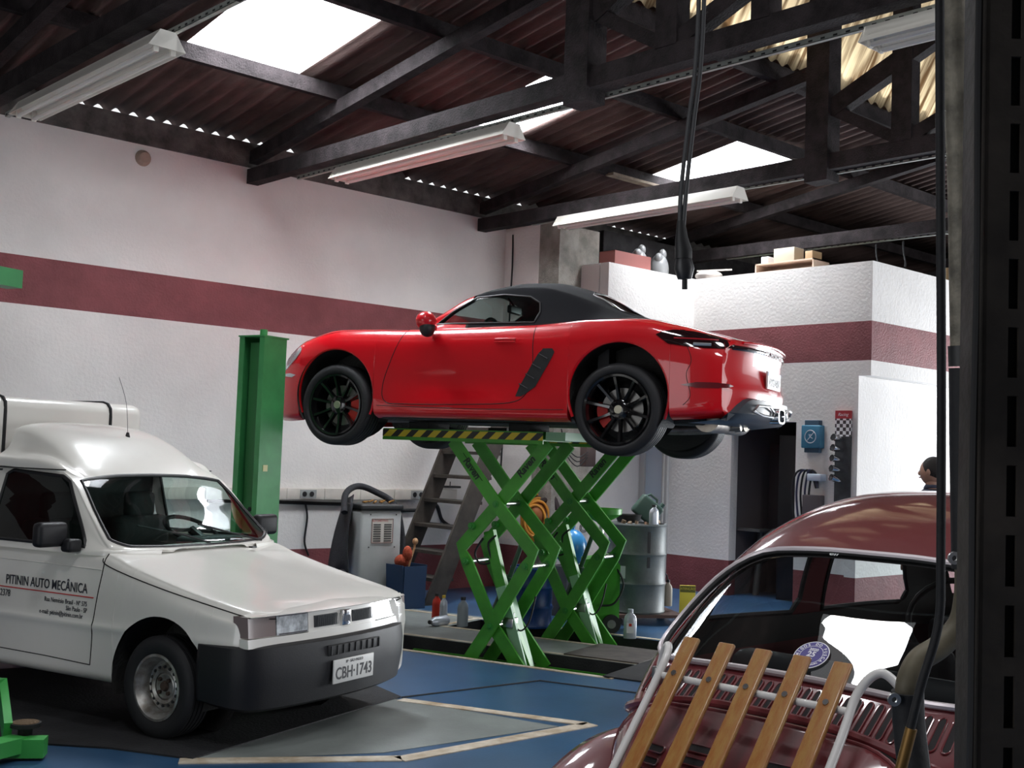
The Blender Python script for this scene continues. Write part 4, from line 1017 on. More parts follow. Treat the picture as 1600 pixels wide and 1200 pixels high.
# glass and its bright trim
m_bugglass = glass('rear_screen_glass', (.72,.76,.76), ior=1.55)
mb = MB(); surf(mb, bug_at, lin(min(p[0] for p in rwP), max(p[0] for p in rwP), 60), lin(min(p[1] for p in rwP), max(p[1] for p in rwP), 34), keep=[rwP], su=.6); gw = mb.build('rear_window', m_bugglass, bug)
P3 = [rpt(y, z, .004) for y, z in RW]
mb = MB(); mb.tube(P3, .007, 8, closed=True); mb.build('window_rubber', m_blackrub, gw)
mb = MB(); mb.tube([rpt(y*1.012, z+(z-1.16)*.02, .009) for y, z in RW], .0095, 8, closed=True); mb.build('chrome_trim', mat('trim_alu', (.62,.56,.58), .38, .55), gw)
for sg in (1, -1):
    for P, nm in ((qs[sg], 'quarter_window'), (ds[sg], 'door_window')):
        mb = MB(); surf(mb, bug_at, lin(min(p[0] for p in P), max(p[0] for p in P), 16), lin(min(p[1] for p in P), max(p[1] for p in P), 16), keep=[P]); g_ = mb.build(nm, glass('thin_glass', (.9,.93,.93)), bug)
        mb = MB(); mb.tube([bug_at(*p) for p in P], .010, 6, closed=True); mb.build('window_rubber', m_blackrub, g_)
mb = MB(); surf(mb, bug_at, lin(min(p[0] for p in fw), max(p[0] for p in fw), 30), lin(min(p[1] for p in fw), max(p[1] for p in fw), 16), keep=[fw]); mb.build('windscreen', glass('thin_glass'), bug)
# interior
mb = MB(); mb.box((-.1,-.5,.35),(1.9,.5,.42)); mb.box((.02,-.46,.42),(.32,.46,.90), bev=.05); mb.box((1.72,-.5,.75),(1.84,.5,.98), bev=.03); mb.build('cabin_floor', m_int, bug)
mb = MB(); mb.box((.30,-.50,.6),(.42,.50,.98), bev=.05); mb.build('rear_bench', m_int, bug)
for s in (-1, 1):
    mb = MB(); mb.box((1.00,s*.28-.21,.5),(1.10,s*.28+.21,.97), bev=.05); mb.build('seat', m_int, bug)
mb = MB(); mb.tube([(1.55+.06*math.cos(t), .30+.19*math.sin(t), 1.0+.15*math.cos(t)) for t in lin(0,2*PI,25)[:-1]], .012, 8, closed=True); mb.build('steering_wheel', m_black, bug)
# engine lid: raised panel with gutter above it
LIDP = [(0,.900),(.20,.896),(.34,.88),(.43,.82),(.465,.72),(.455,.60),(.41,.50),(.30,.455),(0,.45)]
LIDP = round_poly(LIDP+[(-y, z) for y, z in reversed(LIDP[1:-1])], 4)
lidP = [(bug_th(y, z), bug_s(z)) for y, z in LIDP]
def skin(parent, P, name, m, off, nu=70, nv=50, su=.6, rim=True):
    mb = MB(); surf(mb, bug_at, lin(min(p[0] for p in P), max(p[0] for p in P), nu), lin(min(p[1] for p in P), max(p[1] for p in P), nv), keep=[P], su=su, off=off)
    o = mb.build(name, m, parent); md = o.modifiers.new('t', 'SOLIDIFY'); md.thickness = abs(off); md.offset = 0; return o
e_ = 1e-3
_a = Vector(bug_at(e_, .3))-Vector(bug_at(-e_, .3)); _b = Vector(bug_at(0, .3+e_))-Vector(bug_at(0, .3-e_)); OUT = 1 if _a.cross(_b).x < 0 else -1
lid = skin(bug, lidP, 'engine_lid', m_bug, OUT*.012)
mb = MB(); mb.tube([rpt(y*1.012, z+.006*(1 if z > .7 else -1), .002) for y, z in LIDP], .009, 8, closed=True); mb.build('lid_gap', m_gap, bug)
mb = MB(); mb.tube([rpt(y, z, .016) for y, z in LIDP], .006, 8, closed=True); mb.build('lid_edge', m_bug, lid)
mb = MB(); mb.tube([rpt(y, .918-.08*(abs(y)/.52)**3, .006) for y in lin(-.54,.54,40)], .014, 8); mb.build('lid_gutter', m_bug, bug)
# louvres: upright slots under the window, flat slots in the lid
m_slot = mat('slot_dark', (.006,.003,.004), .8)
def slot(y, z, dy, dz, w_, base, par, mbr, mbd):
    """capsule from (y,z) to (y+dy,z+dz)"""
    L = math.hypot(dy, dz); ux, uz = dy/L, dz/L; ring = []
    for k in range(12):
        t = PI*k/11-PI/2; ring.append((L+w_*math.cos(t), w_*math.sin(t)))
    for k in range(12):
        t = PI*k/11+PI/2; ring.append((w_*math.cos(t), w_*math.sin(t)))
    pts = [(y+ux*a-uz*b, z+uz*a+ux*b) for a, b in ring]
    P = [rpt(py, pz, base+.003) for py, pz in pts]; mbr.tube(P, .0024, 6, closed=True)
    mbd.add([rpt(py, pz, base+.0035) for py, pz in pts], [tuple(range(24))])
vt = bpy.data.objects.new('air_intake', None); COL.objects.link(vt); vt.parent = bug
mr, md_ = MB(), MB()
for k in range(32):
    y = -.465+.93*k/31
    if abs(y) < .012: continue
    zt = .985-.018*(abs(y)/.46)**2; slot(y, zt-.058, 0, .050, .0088, 0, None, mr, md_)
mr.build('slot_rims', m_bug, vt); md_.build('slots', m_slot, vt)
lv = bpy.data.objects.new('lid_louvres', None); COL.objects.link(lv); lv.parent = lid; mr, md_ = MB(), MB()
for yc in (-.26,-.12,.12,.26):
    for k in range(7): slot(yc-.045, .815-.026*k-.02*(abs(yc) > .2), .09, 0, .0075, .018, None, mr, md_)
mr.build('louvre_rims', m_bug, lv); md_.build('louvre_slots', m_slot, lv)
# fenders: swollen arcs over the wheels
def fender(xc, zc, s, rear=True):
    mb = MB(); prof = [(.50,.395),(.56,.425),(.64,.43),(.71,.405),(.765,.34),(.785,.26),(.775,.22)]
    vs = []; N = 44
    for i in range(N+1):
        a = -.35+(PI+.7)*i/N; c, q = math.cos(a), math.sin(a)
        for y, r_ in prof:
            st_ = 1+.22*max(0, -c)**2*(1 if rear else .4)+.10*max(0, q); vs.append((xc+r_*c*st_*1.08, s*y, zc+r_*q*1.05))
    K = len(prof); mb.add(vs, [(i*K+k,(i+1)*K+k,(i+1)*K+k+1,i*K+k+1) for i in range(N) for k in range(K-1)], 0, True); return mb.build('fender', m_bug, bug)
for s in (1, -1): fender(0, .30, s); fender(2.40, .30, s, False)
for x_ in (0, 2.40):
    for s in (-1, 1): steel_wheel(bug, (x_, s*.64, .315), s, .315, .155, .19)
mb = MB(); mb.box((-.4,-.5,.22),(2.7,.5,.5)); mb.box((-.55,-.35,.3),(-.2,.35,.5)); mb.build('underbody', m_under, bug)
mb = MB()
for s in (-1,1): mb.box((.45,s*.62,.28),(1.95,s*.78,.32), bev=.01)
mb.build('running_boards', m_black, bug)
mb = MB(); S2 = smooth_path([Vector(p) for p in ((-.45,.84,.42),(-.66,.76,.43),(-.80,.45,.43),(-.83,0,.43),(-.80,-.45,.43),(-.66,-.76,.43),(-.45,-.84,.42))], 6); mb.tube(S2, .045, 12); mb.build('rear_bumper', m_chrome, bug)
for s in (1,-1):
    mb = MB(); mb.ball((-.42,s*.66,.52),(.05,.06,.09)); mb.build('tail_lamp', mat('red_lens', (0,0,0)), bug)
# round window sticker
def sticker_T(y, z):
    c = rpt(y, z, .006); ey = (rpt(y-.02, z, .006)-rpt(y+.02, z, .006)).normalized(); ez = (rpt(y, z+.02, .006)-rpt(y, z-.02, .006)); n = ey.cross(ez).normalized(); return basis(c, ey, n.cross(ey), n)
T = sticker_T(-.02, 1.055); m_purple = mat('sticker_purple', (.045,.03,.20), .5); m_swhite = mat('sticker_white', (.75,.73,.78), .5)
mb = MB(); mb.lathe([(0,0),(.052,0),(.052,-.001),(0,-.001)], 36, T); stk = mb.build('round_sticker', m_swhite, gw)
mb = MB(); mb.lathe([(0,.0006),(.049,.0006),(.049,.0002)], 36, T); mb.build('sticker_field', m_purple, stk)
mb = MB(); mb.lathe([(.033,.0009),(.0345,.0009),(.0345,.0006),(.033,.0006),(.033,.0009)], 36, T); mb.build('sticker_ring', m_swhite, stk)
def arc_text(s_, r_, a0, a1, size, flip=False, par=None, T=None, name='sticker_letter'):
    meshes = []
    for i, ch in enumerate(s_):
        if ch == ' ': continue
        a = a0+(a1-a0)*i/(len(s_)-1); rot = a-PI/2 if not flip else a+PI/2
        meshes.append((ch, T @ Matrix.Translation((r_*math.cos(a), r_*math.sin(a), .0012)) @ Matrix.Rotation(rot, 4, 'Z')))
    me = bpy.data.meshes.new(name); bm = bmesh.new()
    for ch, TT in meshes:
        o = text('t_', ch, size, m_swhite, None, TT, .0002, bold=.0004); bm.from_mesh(o.data); m_ = o.data; bpy.data.objects.remove(o); bpy.data.meshes.remove(m_)
    bm.to_mesh(me); bm.free(); me.materials.append(m_swhite); o = bpy.data.objects.new(name, me); COL.objects.link(o); o.parent = par; return o
arc_text('AMIGOS DO FUSCA', .0405, R(205), R(-25), .0125, par=stk, T=T, name='sticker_text')
arc_text('ENCONTRO ANUAL', .0405, R(222), R(318), .008, True, stk, T, 'sticker_text')
T2 = T @ Matrix.Translation((0,0,.0012))
text('sticker_text', '2020', .014, m_swhite, stk, T2 @ Matrix.Translation((0,.019,0)), .0002, bold=.0004)
text('sticker_text', '25', .026, m_swhite, stk, T2 @ Matrix.Translation((0,.001,0)), .0002, bold=.0008)
text('sticker_text', 'anos', .010, m_swhite, stk, T2 @ Matrix.Translation((0,-.015,0)), .0002, bold=.0003)
# 'elf' decal near the top of the screen
text('decal', 'elf', .035, mat('decal_grey', (.55,.58,.58), .5), gw, sticker_T(.12, 1.305), .0003, bold=.0006)
# ---- luggage rack on the engine lid
rack = thing('luggage_rack', 'white tube luggage rack with five varnished wooden slats on the dark red car', 'luggage rack', BT_POS, BT_AZ); rack.scale = (1, 1, 1.018)
m_rackw = mat('rack_white', (.62,.60,.58), .35, coat=.4); m_slat = mat('varnished_wood', (.31,.16,.042), .42, spec=.4, coat=.35, col2=(.27,.10,.022), scale=16, stretch=(1.2,5,1.2), bump=.08)
def rk(y, t, off=0.0):
    """rack plane: t=0 at the top rail, growing down the tail"""
    return Vector((-.285-.60*t, y, 1.0-.72*t))+Vector((-.77,0,.64)).normalized()*off
RW_ = .295
for s in (1, -1):
    mb = MB(); pts = [rk(s*(RW_+.125),-.02,-.06) if s < 0 else rk(s*(RW_+.075),-.02,-.07), rk(s*(RW_+.10),-.06,-.01) if s < 0 else rk(s*(RW_+.05),-.065,-.02), rk(s*(RW_+.045),-.085,.03) if s < 0 else rk(s*(RW_+.02),-.07,.01), rk(s*RW_,-.02,.02), rk(s*RW_,.12,.015), rk(s*RW_,.5,.015), rk(s*RW_,.85,.015), rk(s*RW_,.93,.0), rk(s*(RW_-.02),.95,-.06)]
    mb.tube(smooth_path(pts, 7), .0115, 10); mb.build('side_rail', m_rackw, rack)
    mb = MB(); c = pts[0]; mb.box((c.x-.02,c.y-.012,c.z-.03),(c.x+.02,c.y+.012,c.z+.02), bev=.004); mb.cyl(c+Vector((-.03,-s*.03,.01)), c+Vector((0,0,0)), .004, 8); mb.build('clamp', m_steel, rack)
for t in (.03, .45, .88):
    mb = MB(); mb.tube([rk(-RW_,t,.012), rk(RW_,t,.012)], .0095, 10); mb.build('cross_bar', m_rackw, rack)
for k in range(5):
    y = .232-.1165*k
    mb = MB(); mb.box((-.027,-.03,-.007),(.024,.95,.007), bev=.005)
    d = (rk(0,1)-rk(0,0)).normalized(); n_ = Vector((-.77,0,.64)).normalized()
    side = d.cross(n_)
    T = basis(rk(y,-.0,.03)-d*.06, side, d, side.cross(d))
    mb.v = [tuple(T @ Vector(v)) for v in mb.v]; sl = mb.build('slat', m_slat, rack)
    for t in (.03,.45,.88):
        mb = MB(); c = rk(y,t,.037); mb.cyl(c-n_*.003, c+n_*.003, .008, 12); mb.build('screw', m_steel, sl)
# ------------------------------------------------------------------ scissor lift
slift = thing('scissor_lift', 'green scissor lift standing in two floor pits and carrying the red car', 'car lift', tuple(LO), LA)
def s_plate(par, name, P, half, y, th=.022, m=None, wd=None):
    """flat bar following points P (s,z) in the plane l=y, half width half"""
    pts = [Vector((p[0], p[1], 0)) for p in P]; L_, R__ = [], []
    for i, p in enumerate(pts):
        d = (pts[min(i+1,len(pts)-1)]-pts[max(i-1,0)]).normalized(); n = Vector((-d.y, d.x, 0))
        k = 1.0
        if 0 < i < len(pts)-1:
            a = (pts[i]-pts[i-1]).normalized(); k = 1/max(.6, abs(a.dot(d)))
        L_.append(p+n*half*k); R__.append(p-n*half*k)
    mb = MB(); poly = [(p.x, p.y) for p in L_]+[(p.x, p.y) for p in reversed(R__)]
    mb.prism(poly, 1, y-th/2, y+th/2); return mb.build(name, m or m_green, par)
m_cream = mat('arm_edge', (.35,.6,.35), .5)
def bolt(par, s_, z, y0, y1, r_=.028):
    mb = MB(); mb.cyl((s_, y0, z), (s_, y1, z), r_, 16); mb.cyl((s_, y1, z), (s_, y1+.012, z), r_*.55, 12); return mb.build('pivot_pin', mat('pin_green', (.03,.22,.03), .35), par)
SCX = .19
for (ya, yb_) in ((.50, .13), (-.80, -1.15)):
    for k, y in enumerate((ya, yb_)):
        w_ = .052
        # upper pair
        s_plate(slift, 'arm', [(SCX+.43,1.70),(SCX+.0,1.205),(SCX-.35,.845),(SCX-.285,.725)], w_, y)
        s_plate(slift, 'arm', [(SCX-.43,1.70),(SCX+.0,1.205),(SCX+.33,.845),(SCX+.27,.725)], w_, y-.035)
        # lower pair
        s_plate(slift, 'arm', [(SCX+.27,.725),(SCX+.01,.242),(SCX-.28,-.10)], w_, y-.035)
        s_plate(slift, 'arm', [(SCX-.285,.725),(SCX+.01,.242),(SCX+.24,-.10)], w_, y)
        for s_, z_ in ((SCX,1.205),(SCX-.285,.735),(SCX+.27,.735),(SCX+.01,.245),(SCX+.22,1.02)): bolt(slift, s_, z_, y-.05, y+.016)
    ym = (ya+yb_)/2
    for s_, z_ in ((SCX-.285,.73),(SCX+.27,.73),(SCX,1.205),(SCX+.01,.245)):
        mb = MB(); mb.cyl((s_, yb_, z_), (s_, ya, z_), .018, 12); mb.build('cross_tube', m_steel, slift)
    # hydraulic leg with its ribbed box arm
    s_plate(slift, 'ram_arm', [(SCX+.13,.98),(SCX+.02,.62),(SCX-.12,.22),(SCX-.27,-.09)], .045, ym+.05, .05)
    mb = MB(); mb.beam((SCX-.02,ym+.1,.55),(SCX-.25,ym+.1,-.09),.09,.02, up=(0,1,0)); mb.beam((SCX-.25,ym-.03,-.09),(SCX-.02,ym-.03,.55),.02,.09, up=(0,1,0)); mb.build('ram_box', mat('green_worn', (.22,.42,.24), .5), slift)
    mb = MB(); mb.cyl((SCX+.24,ym-.04,.0),(SCX-.02,ym-.04,.62),.04,14); mb.cyl((SCX-.02,ym-.04,.62),(SCX-.14,ym-.04,.95),.02,12); mb.build('hydraulic_ram', mat('ram_dark', (.02,.06,.03), .4), slift)
    mb = MB(); mb.box((SCX-.15,ya-.16,.235),(SCX-.06,ya-.06,.315), bev=.01); mb.cyl((SCX-.12,ya-.11,.31),(SCX-.12,ya-.11,.35),.02,10); mb.build('solenoid', m_steel, slift)
    hose = smooth_path([Vector(p) for p in ((SCX+.17,ya-.1,.92),(SCX+.24,ya-.1,.80),(SCX+.19,ya-.1,.72),(SCX+.10,ya-.12,.74),(SCX+.12,ya-.1,.88),(SCX+.05,ya-.1,.95))], 6)
    mb = MB(); mb.tube(hose, .009, 6); mb.tube(smooth_path([Vector(p) for p in ((SCX-.1,ya-.1,.3),(SCX-.2,ya-.1,.22),(SCX-.28,ya-.1,.30),(SCX-.33,ya-.1,.5))], 5), .007, 6); mb.build('hose', m_blackrub, slift)
    # platform: box beam with striped edge and ramp flap
    p0, p1 = -.24, 1.28
    mb = MB(); mb.box((p0,yb_-.06,1.715),(p1,ya+.055,1.785)); mb.box((p0,ya+.045,1.69),(p1,ya+.06,1.715)); mb.build('platform', m_green, slift)
    mb = MB(); mb.box((p0,ya+.055,1.718),(p1,ya+.062,1.775)); mb.build('warning_strip', mat('hazard_stripes', (.6,.45,.02), .5), slift)
    mb = MB(); mb.prism([(ya+.05,1.785),(ya+.05,1.72),(yb_-.05,1.72),(yb_-.05,1.785)], 0, p0-.02, p0-.19); mb.build('ramp_flap', mat('green_worn', (0,0,0)), slift)
    for k in range(2):
        xx = (.02, .98)[k]; mb = MB(); mb.box((xx-.1,ym-.16,1.785),(xx+.1,ym+.16,1.845), bev=.008); mb.build('rubber_block', m_blackrub, slift)
    # base frame in the pit
    mb = MB(); mb.box((-.78,ya+.06,-.13),(1.2,ya+.03,-.09)); mb.box((-.78,yb_-.06,-.13),(1.2,yb_-.03,-.09)); mb.build('base_rail', m_green, slift)
# hazard stripes as a procedural pattern
hm = MATS['hazard_stripes']; nt = hm.node_tree; b = nt.nodes['Principled BSDF']
tc = nt.nodes.new('ShaderNodeTexCoord'); sx_ = nt.nodes.new('ShaderNodeSeparateXYZ'); nt.links.new(tc.outputs['Object'], sx_.inputs[0])
m1 = nt.nodes.new('ShaderNodeMath'); m1.operation = 'MULTIPLY_ADD'; m1.inputs[1].default_value = 1.1; nt.links.new(sx_.outputs['Z'], m1.inputs[0]); nt.links.new(sx_.outputs['X'], m1.inputs[2])
m2 = nt.nodes.new('ShaderNodeMath'); m2.operation = 'MULTIPLY'; m2.inputs[1].default_value = 1/.147; nt.links.new(m1.outputs[0], m2.inputs[0])
m3 = nt.nodes.new('ShaderNodeMath'); m3.operation = 'FRACT'; nt.links.new(m2.outputs[0], m3.inputs[0])
m4 = nt.nodes.new('ShaderNodeMath'); m4.operation = 'GREATER_THAN'; m4.inputs[1].default_value = .52; nt.links.new(m3.outputs[0], m4.inputs[0])
mxc = nt.nodes.new('ShaderNodeMix'); mxc.data_type = 'RGBA'; mxc.inputs[6].default_value = (.62,.47,.02,1); mxc.inputs[7].default_value = (.02,.018,.016,1); nt.links.new(m4.outputs[0], mxc.inputs[0]); nt.links.new(mxc.outputs[2], b.inputs['Base Color'])
# maker's lettering on the arms
ink2 = mat('arm_ink', (.008,.02,.01), .5)
def on_arm(s0_, z0_, s1_, z1_, y, size=.085):
    d = Vector((s1_-s0_, 0, z1_-z0_)).normalized(); n = Vector((0,1,0)); T = basis(((s0_+s1_)/2, y+.0125, (z0_+z1_)/2), d, n.cross(d), n)
    text('arm_lettering', 'Raven', size, ink2, slift, T, .0006, bold=.0028, shear=.15, sx=.95)
for ya, yb_ in ((.50,.13),(-.80,-1.15)):
    on_arm(SCX+.33, 1.59, SCX+.14, 1.37, ya); on_arm(SCX-.15, 1.40, SCX-.34, 1.62, ya-.035)
    # bar above/below the word
    for a, b_, y in (((SCX+.35,1.565),(SCX+.16,1.35),ya),):
        mb = MB(); mb.beam((a[0]-.03,y+.0125,a[1]+.035),(b_[0]-.03,y+.0125,b_[1]+.035),.002,.006, up=(0,1,0)); mb.build('lettering_bar', ink2, slift)

# ------------------------------------------------------------------ two post lift
def lift_post(x, y, az, ztop, lab):
    t = thing('lift_post', lab, 'car lift', (x, y, 0), az, 'posts of the two post car lift')
    mb = MB(); w_, d_, k = .13, .13, .012
    # C section opening towards +x
    mb.prism([(-d_,-w_),(d_,-w_),(d_,-w_+.05),(d_-.012,-w_+.05),(d_-.012,-w_+.012),(-d_+.012,-w_+.012),(-d_+.012,w_-.012),(d_-.012,w_-.012),(d_-.012,w_-.05),(d_,w_-.05),(d_,w_),(-d_,w_)], 2, .02, ztop); mb.build('column', m_green2, t)
    mb = MB(); mb.box((-.04,-.075,.1),(.06,.075,ztop-.04)); mb.build('inner_guide', mat('green_dark', (.03,.17,.05), .5), t)
    mb = MB(); mb.box((-d_-.02,-w_-.005,ztop),(d_+.01,w_+.005,ztop+.012)); mb.cyl((0,0,ztop),(0,0,ztop+.07),.03,10); mb.build('top_plate', m_green2, t)
    mb = MB(); mb.box((-.25,-.2,0),(.25,.2,.02)); mb.build('base_plate', m_green2, t)
    mb = MB(); mb.cyl((.061,.0,ztop-1.35),(.066,.0,ztop-1.35),.018,10); mb.build('hole', m_pit, t)
    return t
p1_ = lift_post(4.93, 8.27, R(197), 2.45, 'tall green steel lift post standing behind the van, left of the red car')
mb = MB(); mb.box((.03,.130,1.40),(.08,.1345,1.45)); mb.build('paper_note', mat('paper_yellow', (.75,.72,.40), .7), p1_)
p2_ = lift_post(1.35, 5.45, 0, 2.40, 'green steel lift post at the left edge, only its top beam and low arm showing')
mb = MB(); mb.beam((0,0,2.345),(.72,.31,2.345),.10,.085); mb.build('top_beam', m_green2, p2_)
m_gb = mat('green_bright', (.05,.36,.07), .45)
t = bpy.data.objects.new('lift_arm', None); COL.objects.link(t); t.parent = p2_; t.location = (-1.35,-5.45,0)
t['label'] = 'green lift arm with a round rubber pad lying low at the bottom left corner'
mb = MB(); mb.beam((2.34,6.06,.075),(1.55,5.75,.075),.11,.075,up=(0,0,1)); mb.build('inner_arm', m_gb, t)
mb = MB(); mb.beam((2.40,6.50,.27),(2.30,6.12,.12),.04,.11); mb.beam((2.40,6.50,.27),(1.6,5.9,.30),.05,.10); mb.build('outer_arm', m_gb, t)
mb = MB(); mb.cyl((2.38,6.10,.10),(2.38,6.10,.145),.035,16); mb.cyl((2.38,6.10,.145),(2.38,6.10,.165),.075,28); mb.build('rubber_pad', m_blackrub, t)
mb = MB(); mb.cyl((2.38,6.10,.1655),(2.38,6.10,.168),.066,28); mb.build('pad_top', mat('pad_dusty', (.12,.075,.04), .9, bump=.6), t)
mb = MB(); mb.beam((2.26,6.10,.06),(2.44,5.98,.06),.10,.09); mb.build('arm_end', m_gb, t)
# ------------------------------------------------------------------ foreground: pipe, hoses, slotted upright, hanging cord
def at(x, y, d):
    q = px_ray(x, y)*d; return Vector((q.x, q.y, CAM_H+q.z))
t = thing('extraction_pipe', 'worn grey steel pipe with black sleeve and bent lower end, hanging at the right', 'pipe', at(1505, 600, 1.5))
def world_part(mb, name, m, par):
    o = mb.build(name, m, par); o.data.transform(Matrix.Translation(par.location).inverted()); return o
m_pipe = mat('pipe_grey', (.19,.17,.13), .6, .2, var=.45, scale=20, bump=.15, bscale=90)
m_pipe2 = mat('pipe_tan', (.10,.085,.055), .6, .2, var=.35, scale=12)
mb = MB(); mb.tube([at(1486,-140,1.5), at(1490,0,1.5), at(1501,300,1.5), at(1505,545,1.5)], .0158, 18); world_part(mb, 'upper_pipe', m_pipe, t)
mb = MB(); mb.tube([at(1505,540,1.5), at(1506,572,1.5)], .0185, 18); world_part(mb, 'collar', m_black, t)
mb = MB(); mb.tube([at(1506,575,1.5), at(1507,700,1.5), at(1510,888,1.5)], .0182, 18); world_part(mb, 'black_sleeve', m_blackrub, t)
mb = MB(); mb.tube(smooth_path([at(1511,885,1.5), at(1510,930,1.5), at(1500,975,1.5), at(1468,1010,1.49), at(1436,1032,1.48), at(1420,1065,1.47), at(1418,1095,1.47)], 6), .0150, 16); world_part(mb, 'bent_pipe', m_pipe2, t)
mb = MB(); mb.tube(smooth_path([at(1418,1080,1.47), at(1420,1130,1.47), at(1428,1200,1.46), at(1440,1290,1.45)], 5), .0195, 16); world_part(mb, 'rubber_boot', m_blackrub, t)
for (x, y, d) in ((1491,872,1.478), (1397,1093,1.45)):
    mb = MB(); c = at(x, y, d); mb.lathe([(.0035,-.002),(.008,-.002),(.008,.002),(.0035,.002),(.0035,-.002)], 16, basis(c, CR, CU, -CF)); world_part(mb, 'clamp_eye', m_steel, t)
t = thing('air_hose', 'thin black air hose with brass end running down beside the grey pipe', 'hose', at(1469, 600, 1.38))
mb = MB(); mb.tube(smooth_path([at(1468,-140,1.38), at(1469,200,1.38), at(1471,600,1.38), at(1470,880,1.38), at(1469,950,1.38), at(1461,1000,1.38), at(1440,1068,1.38), at(1421,1145,1.38)], 6), .0052, 12); world_part(mb, 'hose', m_blackrub, t)
mb = MB(); mb.tube([at(1424,1138,1.38), at(1417,1165,1.38), at(1404,1215,1.38), at(1390,1290,1.38)], .0068, 12); world_part(mb, 'brass_end', mat('brass_dull', (.22,.12,.03), .45, .6, var=.3), t)
# slotted upright of a shelf rack
t = thing('rack_upright', 'dark slotted steel upright filling the right edge of the picture', 'rack', (0,0,0))
m_up = mat('upright_dark', (.034,.028,.023), .6, .2, var=.5, scale=10, bump=.1)
D_ = .90
c0 = at(1534, 600, D_); ex = Vector((CR.x, CR.y, 0)).normalized(); ez = Vector((0,0,1)); ey = ez.cross(ex)
Tu = basis((c0.x, c0.y, 0), ex, ey, ez)
mb = MB(Tu)
cx0, cx1 = .0195, .0275
mb.box((0,0,0),(cx0,.003,2.35)); mb.box((cx1,0,0),(.055,.003,2.35)); mb.box((0,.0,0),(.003,.045,2.35)); mb.box((.052,0,0),(.055,.045,2.35))
PY = .0523; z0_ = at(1580, 30, D_).z+.036; k = 0
z = z0_ % PY
prev = 0
zs_ = []
while z < 2.3: zs_.append(z); z += PY
for a, b in zip(zs_[:-1], zs_[1:]): mb.box((cx0,0,a-.0065),(cx1,.003,a+.0075))
mb.build('slotted_face', m_up, t)
mb = MB(Tu); mb.box((.015,.02,0),(.04,.022,2.35)); mb.build('inner_web', m_pit, t)
mb = MB(Tu); mb.tube(smooth_path([Vector((-.001+.0015*math.sin(3.1*k), .01, .16*k)) for k in range(15)], 4), .0032, 8); mb.build('edge_cable', m_black, t)
# hanging power cord
t = thing('hanging_cord', 'grey twin power cord with black plug connectors hanging from the roof', 'cord', at(1070, 300, 2.2))
pp = [(1098,-150),(1096,0),(1090,110),(1080,190),(1068,300),(1064,380)]
for dx in (-4, 4):
    mb = MB(); mb.tube(smooth_path([at(x+dx*(1 if y < 350 else .5), y, 2.2) for x, y in pp], 6), .0042, 8); world_part(mb, 'cord', mat('cord_grey', (.05,.05,.052), .5), t)
mb = MB(); mb.tube([at(1064,345,2.2), at(1065,372,2.2), at(1068,392,2.2), at(1068,404,2.2)], [.007,.012,.016,.016], 12); world_part(mb, 'socket', m_black, t)
mb = MB(); mb.tube([at(1068,404,2.2), at(1069,420,2.2), at(1070,436,2.2)], [.015,.019,.013], 12); world_part(mb, 'plug', mat('plug_black', (.02,.02,.022), .4), t)
mb = MB(); mb.tube([at(1070,436,2.2), at(1070,452,2.2)], .0052, 10); world_part(mb, 'pin', m_black, t)

# ------------------------------------------------------------------ along the left wall
t = thing('wall_trunking', 'cream wall trunking with sockets running along the white wall', 'trunking', (3.5, V0-.005, 1.045))
m_cream = mat('cream_plastic', (.60,.56,.50), .5, var=.06)
mb = MB(); k = 0
while k < 5.62:
    mb.box((k,-.06,0),(min(5.62,k+.47)-.004,0,.12), bev=.004); k += .47
mb.build('duct', m_cream, t)
for u in (2.66, 3.45, 4.93):
    mb = MB(); mb.box((u,-.066,.015),(u+.20,-.06,.105)); f_ = mb.build('socket_plate', mat('socket_grey', (.30,.31,.30), .5), t)
    for k in (.05, .14): mb = MB(); mb.cyl((u+k,-.067,.06),(u+k,-.071,.06),.028,12); mb.build('socket', m_black, f_)
def cable(pts, r_, lab, m_=None, n=6, cat='cable'):
    mb = MB(); mb.tube(smooth_path([Vector(p) for p in pts], n), r_, 8); return tag(mb.build('cable', m_ or m_blackrub), lab, cat)
W_ = V0-.02
cable([(5.9,W_,1.03),(6.6,W_,1.02),(7.3,W_,1.0),(7.9,W_,.99)], .018, 'thick black cable fixed right under the wall trunking, behind the lift post')
cable([(7.05,W_,1.0),(7.08,W_,.85),(7.06,W_,.6),(7.12,W_,.45)], .011, 'thin black cable dropping from the trunking left of the grey machine')
cable([(7.85,W_,1.0),(8.2,W_,.93),(8.7,W_,.93),(8.85,W_,.98),(8.95,W_,.80),(9.1,W_-.1,.7)], .020, 'black cable sagging under the trunking right of the grey machine')
cable([(9.80,10.7,4.3),(9.77,10.66,3.9),(9.74,10.64,3.5),(9.75,10.66,2.9),(9.74,10.7,1.4)], .010, 'black cable hanging down the corner of the wing wall above the red car')
mb = MB(); mb.box((8.93,V0-.13,1.185),(9.12,V0-.02,1.21), bev=.005); mb.cyl((9.0,V0-.07,1.21),(9.0,V0-.07,1.26),.006,8); tag(mb.build('power_adapter', m_black), 'small black box resting on the end of the wall trunking', 'adapter')
# old round rosette high on the wall
mb = MB(); mb.lathe([(0,.05),(.05,.05),(.075,.02),(.08,0)], 20, basis((5.03,V0-.002,4.33),(1,0,0),(0,0,1),(0,-1,0))); tag(mb.build('round_rosette', mat('plaster_old', (.42,.30,.24), .9, bump=.6)), 'round brown plaster rosette high on the left white wall', 'rosette')
